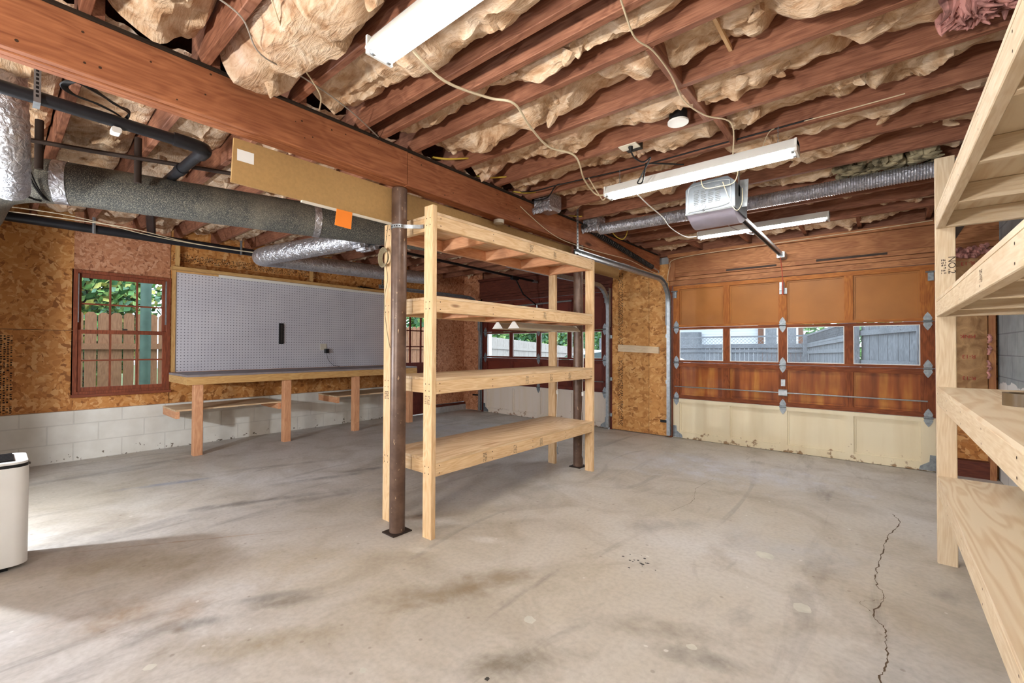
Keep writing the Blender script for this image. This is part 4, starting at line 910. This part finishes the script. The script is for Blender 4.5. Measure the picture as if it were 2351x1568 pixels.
cable([(-2.42, 2.98, 2.62), (-2.25, 2.96, 2.585), (-2.05, 2.98, 2.59), (-1.9, 3.02, 2.60), (-1.4, 3.072, 2.60), (-.9, 3.074, 2.60), (-.3, 3.074, 2.60)], .005, blackm, 'black cable running along a joist to a clamp')
cable([(-2.36, 3.1, 2.56), (-2.2, 3.08, 2.55), (-2.08, 3.02, 2.60), (-2.02, 3.0, 2.60)], .006, blackm, 'short black cable drooping over the foil duct boot')
# foil duct boots on the beam
def boot(x, y, l, s_=1.0):
    r = thing('foil_duct_boot', (x, y, 2.5), l, 'duct'); m_ = MB(); m_.box(x-.11*s_, x+.09*s_, y-.11*s_, y+.11*s_, 2.50, 2.66, b=.02); obj('box', m_, foil, r)
    m_ = MB()
    for k in range(12): m_.tube([(x-.1+.017*k, y-.115*s_, 2.52), (x-.095+.017*k, y-.125*s_, 2.50), (x-.09+.017*k, y-.11*s_, 2.475+random.uniform(-.01, .01))], .012, 5)
    obj('tape_edge', m_, foil, r)
boot(-2.33, 3.28, 'crumpled foil duct boot sitting on the beam, nearer one', .85); boot(-2.33, 4.13, 'foil duct boot on beam at start of the ribbed duct', .8)
def ribbed(pts, r_, label, m=ribfoil, rib=.016, name='flexible_duct', amp=.05):
    P = [Vector(p) for p in pts]; L = sum((P[i+1]-P[i]).length for i in range(len(P)-1)); n = int(L/rib*2); Q = []
    seg = 0; out = []
    acc = [0]
    for i in range(len(P)-1): acc.append(acc[-1]+(P[i+1]-P[i]).length)
    for k in range(n+1):
        t_ = L*k/n
        i = max(j for j in range(len(acc)) if acc[j] <= t_+1e-9); i = min(i, len(P)-2); f_ = (t_-acc[i])/max(acc[i+1]-acc[i], 1e-6); out.append(P[i].lerp(P[i+1], f_))
    rs_ = [r_*(1+(amp if k % 2 else -amp)) for k in range(n+1)]
    r = tag(obj(name, MB().tube(out, r_, 20, rs=rs_), m), label, 'duct'); return r
ribbed(smooth([(-2.3, 4.18, 2.52), (-1.46, 4.18, 2.505), (-.77, 4.20, 2.505), (-.2, 4.22, 2.51), (.3, 4.24, 2.515), (XR-.08, 4.26, 2.52)], 4), .055, 'silver ribbed duct crossing the ceiling behind the opener')
cable([(-2.35, 4.45, 2.555), (-1.2, 4.47, 2.56), (.0, 4.5, 2.565), (XR-.05, 4.52, 2.565)], .013, rustpipe, 'dark iron pipe running beside the ribbed duct', 'iron_pipe', 3, 'pipe')

# ------------------------------------------------------------ ducts and pipes in the left half
A = Vector((-4.132, .295, 2.33)); Bv = Vector((-3.571, 2.27, 2.341)); dv = (Bv-A).normalized()
dc = thing('main_duct', A, 'large speckled grey round duct hanging left of the beam', 'duct')
p0 = A-dv*.02
obj('straight_run', MB().tube([p0, A+dv*3.15], .138, 40), ductm, dc)
obj('elbow', MB().tube(smooth([p0+dv*.01, p0-dv*.08+Vector((-.03, 0, 0)), p0+Vector((-.22, -.20, 0)), p0+Vector((-.60, -.30, 0)), p0+Vector((-1.5, -.35, 0))], 5), .14, 36), ductm, dc)
for t_, w in ((.0, .07), (1.55, .055)):
    obj('foil_tape_band', MB().tube([A+dv*(t_-w/2), A+dv*(t_+w/2)], .1405, 40, caps=False), foil, dc)
ribbed(smooth([(-3.44, .03, 2.80), (-3.445, .03, 2.6), (-3.45, .04, 2.42), (-3.56, .05, 2.25), (-3.8, .06, 2.16)], 6), .085, 'shiny vertical foil duct at upper left edge of view', foil, .05, amp=.02)
fb = [(-3.72, 2.30, 2.30), (-4.2, 2.15, 2.27), (-4.75, 1.96, 2.235), (-5.05, 1.88, 2.22), (-5.25, 1.95, 2.24), (-5.38, 2.15, 2.27), (-5.42, 2.5, 2.285), (-5.44, 3.1, 2.30), (-5.48, 3.7, 2.32), (-5.52, 4.3, 2.34), (-5.53, 4.55, 2.36)]
ribbed(smooth(fb, 5), .095, 'silver foil branch duct bending along the left wall', foil, .05, amp=.012)
m_ = MB(); 
for k in range(14): a = k*.45; m_.tube([(-3.70+.02*math.cos(a), 2.30+.11*math.cos(a), 2.30+.11*math.sin(a)), (-3.84, 2.28+.1*math.cos(a), 2.29+.1*math.sin(a))], .03, 6)
tag(obj('duct_collar', m_, foil), 'crumpled foil wrap joining branch duct to the main duct', 'duct')
pp = thing('drain_pipe', (-3.09, .5, 2.4), 'black plastic drain pipe left of the beam ending in an elbow', 'pipe')
obj('pipe', MB().tube([(-3.085, -.7, 2.452), (-3.087, .70, 2.438)], .031, 20), pipem, pp)
obj('elbow', MB().tube(smooth([(-3.087, .66, 2.440), (-3.088, .77, 2.438), (-3.12, .82, 2.438), (-3.22, .825, 2.44)], 5), .038, 20), pipem, pp)
obj('pipe', MB().tube([(-3.18, .82, 2.44), (-4.3, .84, 2.50)], .031, 20), pipem, pp); obj('coupling', MB().tube([(-3.62, .828, 2.463), (-3.72, .83, 2.469)], .037, 20), pipem, pp)
m_ = MB(); m_.box(-3.13, -3.04, .118, .142, 2.405, 2.408); m_.box(-3.045, -3.042, .118, .142, 2.408, 2.60); m_.i = 1
for k in range(8): m_.box(-3.0415, -3.041, .125, .135, 2.43+.02*k, 2.442+.02*k)
obj('perforated_hanger', m_, [steel, blackm], pp)
p2 = thing('drain_pipe', (-6.3, 2, 2.46), 'black plastic drain pipe along top of the left wall', 'pipe')
obj('pipe', MB().tube([(-6.33, -1.0, 2.475), (-6.29, 4.6, 2.485)], .045, 20), pipem, p2)
for y in (.68, 2.05): obj('perforated_hanger', MB().box(-6.275, -6.235, y, y+.003, 2.42, 2.60).box(-6.25, -6.246, y-.012, y+.014, 2.42, 2.60), steel, p2)
tag(obj('drain_pipe', MB().tube([(-6.25, 1.15, 2.52), (-5.5, 1.0, 2.60), (-5.0, .93, 2.63)], .04, 16), pipem), 'grey black pipe branching up from the wall pipe', 'pipe')
cable([(-3.94, -.3, 2.53), (-3.942, .126, 2.5), (-3.568, 1.127, 2.50), (-3.3, 2.2, 2.50), (-3.25, 4.0, 2.5)], .014, rustpipe, 'thin old iron pipe running between drain pipe and large duct', 'iron_pipe', 3, 'pipe')
for i, (x, y) in enumerate(((-3.95, .18), (-3.78, .62))): tag(obj('pipe_riser', MB().tube([(x, y, 2.34), (x, y, 2.64)], .02, 12), rustpipe), ['dark short pipe rising beside the foil duct', 'dark short pipe rising between pipe and large duct'][i], 'pipe')
m_ = MB()
for k in range(8):
    o_ = .012*k; m_.tube(smooth([(-3.16, .43-o_*.2, 2.43), (-3.11+o_*.2, .47, 2.50+o_*.2), (-3.0+o_*.3, .43-o_*.5, 2.485), (-2.93, .33-o_*.3, 2.49+o_*.3), (-2.90+o_*.4, .24+o_*.3, 2.50), (-2.95-o_*.5, .20+o_*.3, 2.49+o_*.2), (-3.01-o_*.2, .23+o_*.4, 2.485), (-3.03, .33+o_*.2, 2.48), (-3.10, .44, 2.475), (-3.15, .46-o_*.1, 2.43)]), .0042, 5)
tag(obj('cable_bundle', m_, blackm), 'bundle of black cables resting above the drain pipe', 'cable')
tag(obj('cable_connector', B(-3.12, -3.06, .395, .435, 2.375, 2.405, b=.006), white), 'small white connector dangling under black drain pipe', 'connector')
m_ = MB(); a_ = [(-3.9, .10, 2.56), (-4.0, .12, 2.40), (-4.02, .16, 2.26), (-4.10, .22, 2.195), (-4.25, .30, 2.24)]; m_.tube(smooth(a_), .006, 5); m_.tube(smooth([(p[0]-.02, p[1]+.015, p[2]) for p in a_]), .005, 5); m_.tube(smooth([(-4.35, -.05, 2.45), (-4.1, .02, 2.28), (-4.08, .14, 2.19), (-4.15, .2, 2.19)]), .007, 5)
tag(obj('cable_bundle', m_, blackm), 'black cables draped across the large speckled duct', 'cable')
cable([(-5.9, .05, 2.44), (-5.7, .55, 2.42), (-5.6, .9, 2.40), (-5.75, 1.4, 2.38), (-5.8, 2.0, 2.39), (-5.5, 2.2, 2.35)], .0045, wirew, 'cream cable sagging below joists at the left wall')
cable([(-6.0, .0, 2.50), (-5.9, .5, 2.49), (-6.0, 1.1, 2.44), (-6.0, 1.7, 2.42), (-6.1, 2.3, 2.45)], .0045, wirew, 'second cream cable beside the black wall pipe')
m_ = MB()
for k in range(6):
    r_ = .04+.004*k; m_.tube([(-2.76+r_*math.cos(a*.4), 1.845-.004*k, 1.905+r_*1.2*math.sin(a*.4)) for a in range(17)], .0028, 5)
m_.tube(smooth([(-2.76, 1.84, 1.96), (-2.73, 1.84, 2.1), (-2.70, 1.84, 2.25), (-2.68, 1.85, 2.42)]), .0025, 5); m_.tube(smooth([(-2.75, 1.84, 1.86), (-2.73, 1.845, 1.75), (-2.77, 1.845, 1.6), (-2.74, 1.845, 1.4), (-2.70, 1.85, 1.25)]), .0025, 5)
tag(obj('wire_coil', m_, plain('khaki_wire', (150, 138, 110), .6)), 'small coil of thin wire hanging on left shelf post', 'cable')
# light wood scrap and brackets on pier
tag(obj('wood_scrap', MB().add([(-3.07, YW-.06, 1.305), (-2.44, YW-.06, 1.27), (-2.44, YW-.06, 1.175), (-3.07, YW-.06, 1.20), (-3.07, YW-.021, 1.305), (-2.44, YW-.021, 1.27), (-2.44, YW-.021, 1.175), (-3.07, YW-.021, 1.20)], [(0, 3, 2, 1), (4, 5, 6, 7), (0, 1, 5, 4), (1, 2, 6, 5), (2, 3, 7, 6), (3, 0, 4, 7)]), whitepine['X']), 'pale wood board nailed across the strand board pier', 'board')
tag(obj('black_latch', B(-2.42, -2.30, YW-.05, YW-.021, .20, .235, b=.005), blackm), 'small black latch low on the pier beside right garage door', 'latch')
tag(obj('black_latch', B(-6.22, -6.06, YW-.03, YW-.001, .30, .33, b=.005), blackm), 'small black latch low on the far left corner wall', 'latch')
tag(obj('cable_plug', MB().tube([(-6.1, 4.2, 2.36), (-6.0, 4.3, 2.30)], .03, 8), white), 'white round plug hanging near side door ceiling', 'connector')

# ------------------------------------------------------------ dehumidifier
dh = thing('dehumidifier', (-3.9, -.05, 0), 'white dehumidifier with black top grille at left edge', 'dehumidifier')
def rbox(x0, x1, y0, y1, z0, z1, r_, n=6):
    P = []
    for cx, cy, a0 in ((x1-r_, y1-r_, 0), (x0+r_, y1-r_, 90), (x0+r_, y0+r_, 180), (x1-r_, y0+r_, 270)):
        for k in range(n+1): a = math.radians(a0+90*k/n); P.append((cx+r_*math.cos(a), cy+r_*math.sin(a)))
    return MB().prism(P, lambda p, t_: (p[0], p[1], t_), z0, z1)
DX = (-4.04, -3.70, -.20, .155)
obj('body', rbox(*DX, .03, .575, .06), white, dh); obj('top_band', rbox(DX[0]+.002, DX[1]-.002, DX[2]+.002, DX[3]-.002, .575, .592, .058), blackm, dh)
obj('top_cover', rbox(DX[0]+.004, DX[1]-.004, DX[2]+.004, DX[3]-.004, .592, .604, .055), white, dh)
obj('grille_recess', B(-4.0, -3.75, -.15, .10, .604, .606), blackm, dh)
for k in range(11): obj('grille_bar', MB().bar((-3.995+.023*k, -.145, .609), (-3.995+.023*k, .095, .609), .008, .006), blackm, dh)
obj('tank_seam', B(DX[1]-.0005, DX[1]+.0008, .02, .022, .04, .33), greytop, dh); obj('foot', B(-3.80, -3.74, .0, .08, 0, .03), blackm, dh); obj('foot', B(-4.0, -3.94, .0, .08, 0, .03), blackm, dh)
for wx, wy, l in ((-1.3, -1.9, 'added tripod fill lamp aimed at the ceiling behind the camera, right one'), (-4.2, -1.9, 'added tripod fill lamp aimed at the ceiling behind the camera, left one')):
    r = thing('fill_lamp', (wx, wy, 0), l, 'lamp')  # unseen lamps added to brighten the ceiling and joists
    obj('stand', MB().tube([(wx, wy, .5), (wx, wy, 1.25)], .015, 8), darksteel, r)
    for k in range(3): obj('leg', MB().tube([(wx, wy, .55), (wx+.4*math.cos(k*2.094), wy+.4*math.sin(k*2.094), 0.01)], .012, 8), darksteel, r)
    obj('head', B(wx-.2, wx+.2, wy-.16, wy-.10, 1.2, 1.5, b=.01), yellow, r)
    ld = bpy.data.lights.new('fill_light', 'AREA'); ld.energy = FILL*(.45 if wx < -3 else 1); ld.shape = 'RECTANGLE'; ld.size = .36; ld.size_y = .22; ld.color = (1, .96, .9)
    lo = bpy.data.objects.new('fill_light', ld); C.objects.link(lo); lo.parent = r; lo.location = (0, -.05, 1.36); lo.rotation_euler = (math.radians(90+38), 0, 0)
# unseen bulb inferred from the floor shadows; its stand and shade are added
bl = thing('floor_lamp', (-4.50, -.56, 0), 'unseen floor lamp with added flat shade standing at rear left', 'lamp')
obj('pole', MB().tube([(-4.58, -.60, 0.02), (-4.58, -.60, 1.25), (-4.50, -.56, 1.27)], .012, 8), blackm, bl)
obj('base', MB().tube([(-4.58, -.60, 0), (-4.58, -.60, .02)], .13, 24), blackm, bl); obj('added_shade', MB().tube([(-4.48, -.56, 1.24), (-4.48, -.56, 1.30)], .13, 24, rs=[.14, .05]), blackm, bl)  # shade added to keep the bulb's light off the ceiling
ld = bpy.data.lights.new('bulb_light', 'POINT'); ld.energy = BULB; ld.shadow_soft_size = .035; ld.color = (.86, .92, 1.0); lo = bpy.data.objects.new('bulb_light', ld); C.objects.link(lo); lo.parent = bl; lo.location = (0.02, 0, 1.10)

# ------------------------------------------------------------ outdoors
struct('ground_outside', B(-45, 25, 6.33, 60, -.35, -.06), drive, 'pale concrete driveway outside')
struct('ground_left', B(-45, -6.95, -12, 6.33, -.35, -.08), lawn, 'green lawn outside the left window')
def fence(p, q, h0, h1, n, mat, label, lattice=False, dog=False, g0=-.06, posts=0, gap=.004, rails=(.3, .8), rail_side=1):
    p, q = Vector(p+(0,)), Vector(q+(0,)); r = thing('fence', ((p+q)/2), label, 'fence'); d = (q-p); L = d.length; d.normalize(); nrm = Vector((-d.y, d.x, 0))
    if nrm.dot(-p) < 0: nrm = -nrm
    up = Vector((0, 0, 1)); m_ = MB(); bw = L/n
    for k in range(n):
        t_ = (k+.5)/n; c_ = p+d*(bw*(k+.5)); top = h0+(h1-h0)*t_+random.uniform(-.006, .006); top -= .30 if lattice else 0; w = bw/2-gap; th = nrm*(.009+(k % 2)*.003)
        prof = [(-w, g0), (w, g0), (w, top-(.04 if dog else 0))]+([(w-.035, top), (-w+.035, top)] if dog else [])+[(-w, top-(.04 if dog else 0))]
        m_.prism(prof, lambda a, t2: c_+d*a[0]+up*a[1]+th*t2, -1, 1)
    obj('pickets', m_, mat['Z'], r)
    m_ = MB()
    for f_ in rails:
        a = p+up*(g0+(h0-g0)*f_)+nrm*.03*rail_side; b = q+up*(g0+(h1-g0)*f_)+nrm*.03*rail_side; m_.bar(a, b, .04, .09)
    if lattice:
        for o_, hh in ((0, .05), (-.27, .06), (-.33, .08)): m_.bar(p+up*(h0+o_)+nrm*.03, q+up*(h1+o_)+nrm*.03, .05, hh)
    obj('rails', m_, mat['X'], r)
    if lattice:
        m_ = MB(); s_ = .11; k = int(L/s_)
        for i in range(-2, k+2):
            for sg in (1, -1):
                t0, t1 = i*s_, i*s_+.22*sg
                a, b = sorted((t0, t1)); 
                if a < 0 or b > L: continue
                za = h0-.25+(h1-h0)*t0/L; zb = h0-.03+(h1-h0)*t1/L; m_.bar(p+d*t0+up*za+nrm*(.03+.004*sg), p+d*t1+up*zb+nrm*(.03+.004*sg), .008, .03, tuple(nrm))
        obj('lattice', m_, mat['X'], r)
    for k in range(posts):
        t_ = (k)/(max(1, posts-1)); c_ = p+d*L*t_; hh = h0+(h1-h0)*t_+.04; obj('post', MB().bar(c_+up*g0+nrm*.09, c_+up*hh+nrm*.09, .1, .1, (0, 1, 0)), mat['Z'], r)
    return r
fence((-8.1, 14.9), (-1.8, 16.2), 1.57, 1.65, 50, greywood, 'grey weathered wood fence with lattice top seen through right garage door windows', lattice=True, posts=4, rails=(.72,))
fence((-.28, 10.3), (1.3, 6.9), 1.66, 1.72, 26, greywood, 'grey board fence stepping closer at right, seen through right door window', lattice=False, posts=3, rails=(.62, .93))
fence((-1.72, 16.15), (-.33, 10.4), 1.65, 1.80, 36, greywood, 'taller grey lattice fence section rising to the right outside', lattice=True, posts=2, rails=(.7,))
fence((-9.2, 9.2), (-12.6, 24.5), 1.62, .98, 80, palefence, 'pale dog ear wood fence seen through left garage door windows', dog=True, posts=0)
fence((-9.0, -3.0), (-9.0, 8.1), 1.76, 1.76, 77, cedar, 'cedar dog ear fence outside the left wall window', dog=True, gap=.008, rails=(.32, .72), g0=-.08)
# neighbouring house
hs = thing('house', (-6, 30, 0), 'white sided neighbouring house beyond the grey fence', 'house')
m_ = MB()
for k in range(26): m_.box(-14, -3.2, 28-.01*(k % 2), 28.3, k*.16, k*.16+.155)
obj('siding', m_, outsidewall, hs); obj('brick_corner', B(-5.3, -3.2, 27.7, 27.99, 0, 2.6), brick, hs)
for x in (-10.6, -5.0, -4.1): f_ = obj('window', B(x, x+.7, 27.6, 27.69 if x > -6 else 27.98, 1.4, 2.5), white, hs); obj('pane', B(x+.08, x+.62, 27.58, 27.6, 1.5, 2.4), greywood['Z'], f_)
obj('roof', MB().prism([(27.2, 3.6), (31, 5.6), (31, 5.5), (27.2, 3.45)], lambda p, t_: (t_, p[0], p[1]), -14.5, -2.8), brick, hs); obj('steps', B(-9.6, -8.4, 27.3, 27.9, 0, 2.2), greywood['Z'], hs)
# car in the driveway
cr = thing("car", (-4.0, 9.2, -.06), 'white parked car seen through the garage door windows', 'car')
a_ = Vector((-5.74, 7.72, 0)); b_ = Vector((-2.26, 10.65, 0)); du = (b_-a_).normalized(); nu = Vector((-du.y, du.x, 0)); LL = (b_-a_).length
def cp(p, t_): return a_+du*(p[0]*LL/4.5)+nu*t_+Vector((0, 0, p[1]-.30))
obj('body', MB().prism([(0, .35), (4.5, .35), (4.55, .62), (4.4, .82), (3.4, 1.0), (.2, 1.02), (-.02, .75)], cp, -.85, .85), carpaint, cr)
obj('cabin', MB().prism([(.25, 1.02), (3.45, 1.0), (2.65, 1.40), (2.3, 1.46), (1.2, 1.46), (.7, 1.38)], cp, -.70, .70), carglass, cr)
obj('roof', MB().prism([(.7, 1.385), (1.2, 1.465), (2.3, 1.465), (2.66, 1.405), (2.3, 1.50), (1.2, 1.50)], cp, -.72, .72), carpaint, cr)
for u, w_ in ((.25, .75), (3.42, 2.62), (1.65, 1.62)): obj('pillar', MB().bar(cp((u, 1.01), -.73), cp((w_, 1.41), -.73), .03, .06), carpaint, cr)
for u in (.9, 3.6): obj('wheel', MB().tube([cp((u, .32), -.87), cp((u, .32), -.6)], .32, 24), blackm, cr)
tag(obj('garden_post', MB().tube([(-8.3, 1.476, -.08), (-8.3, 1.476, 2.9)], .065, 16), greenpost), 'dull green round post outside the left window', 'post')
tag(obj('porch_post', B(-8.50, -8.36, 8.95, 9.05, -.06, 2.8), white), 'white square post outside the left garage door', 'post')
def tree(x, y, z0, z1, r_, n, mats, label, s_=.09, trunk=True):
    r = thing('tree', (x, y, -.08), label, 'tree')
    for mi, mt in enumerate(mats):
        m_ = MB(); rnd = random.Random(int(x*13+y*7)+mi)
        for _ in range(n//len(mats)):
            while True:
                u = Vector((rnd.uniform(-1, 1), rnd.uniform(-1, 1), rnd.uniform(-1, 1)))
                if .25 < u.length < 1: break
            c_ = Vector((x+u.x*r_, y+u.y*r_, (z0+z1)/2+u.z*(z1-z0)/2)); c_ += Vector((noise.noise(c_*1.3), noise.noise(c_*1.3+Vector((5, 5, 5))), 0))*.35
            a = Vector((rnd.uniform(-1, 1), rnd.uniform(-1, 1), rnd.uniform(-1, 1))).normalized(); b = a.orthogonal().normalized()*s_*rnd.uniform(.6, 1.2); a = a.cross(b).normalized()*s_*.55
            m_.face(c_-b, c_+a, c_+b, c_-a)
        obj('foliage', m_, mt, r)
    if trunk: obj('trunk', MB().tube([(x, y, -.08), (x+.05, y, (z0+z1)/2), (x, y, z1-.3)], .08, 8, rs=[.1, .07, .03]), rustpipe, r)
L_ = leafm
for i, (x, y, z1, lb) in enumerate(((-10.5, -.9, 4.6, 'leftmost'), (-10.6, 1.1, 4.4, 'second from left'), (-10.5, 3.1, 4.5, 'third from left'), (-10.7, 5.1, 4.8, 'farthest right'))):
    tree(x, y, .4, z1, .9, 8000, [L_[0], L_[1], L_[2], L_[3], L_[4]], 'bushy green tree behind the cedar fence, %s' % lb, .085)
for i, (x, y, z1, lb) in enumerate(((-14, 13, 5.5, 'nearest'), (-15, 18.3, 6, 'second'), (-16.5, 24, 6.5, 'third'), (-18, 31, 7.5, 'farthest'), (-21, 19.5, 8, 'tall one behind'))):
    tree(x, y, .1, z1, 2.4, 7000, [L_[0], L_[1], L_[2], L_[4]], 'green tree behind the pale fence, %s' % lb, .17)
tree(-.8, 20, .6, 4.0, 1.6, 1800, [L_[2], L_[0]], 'dark green tree behind the grey lattice fence', .13)
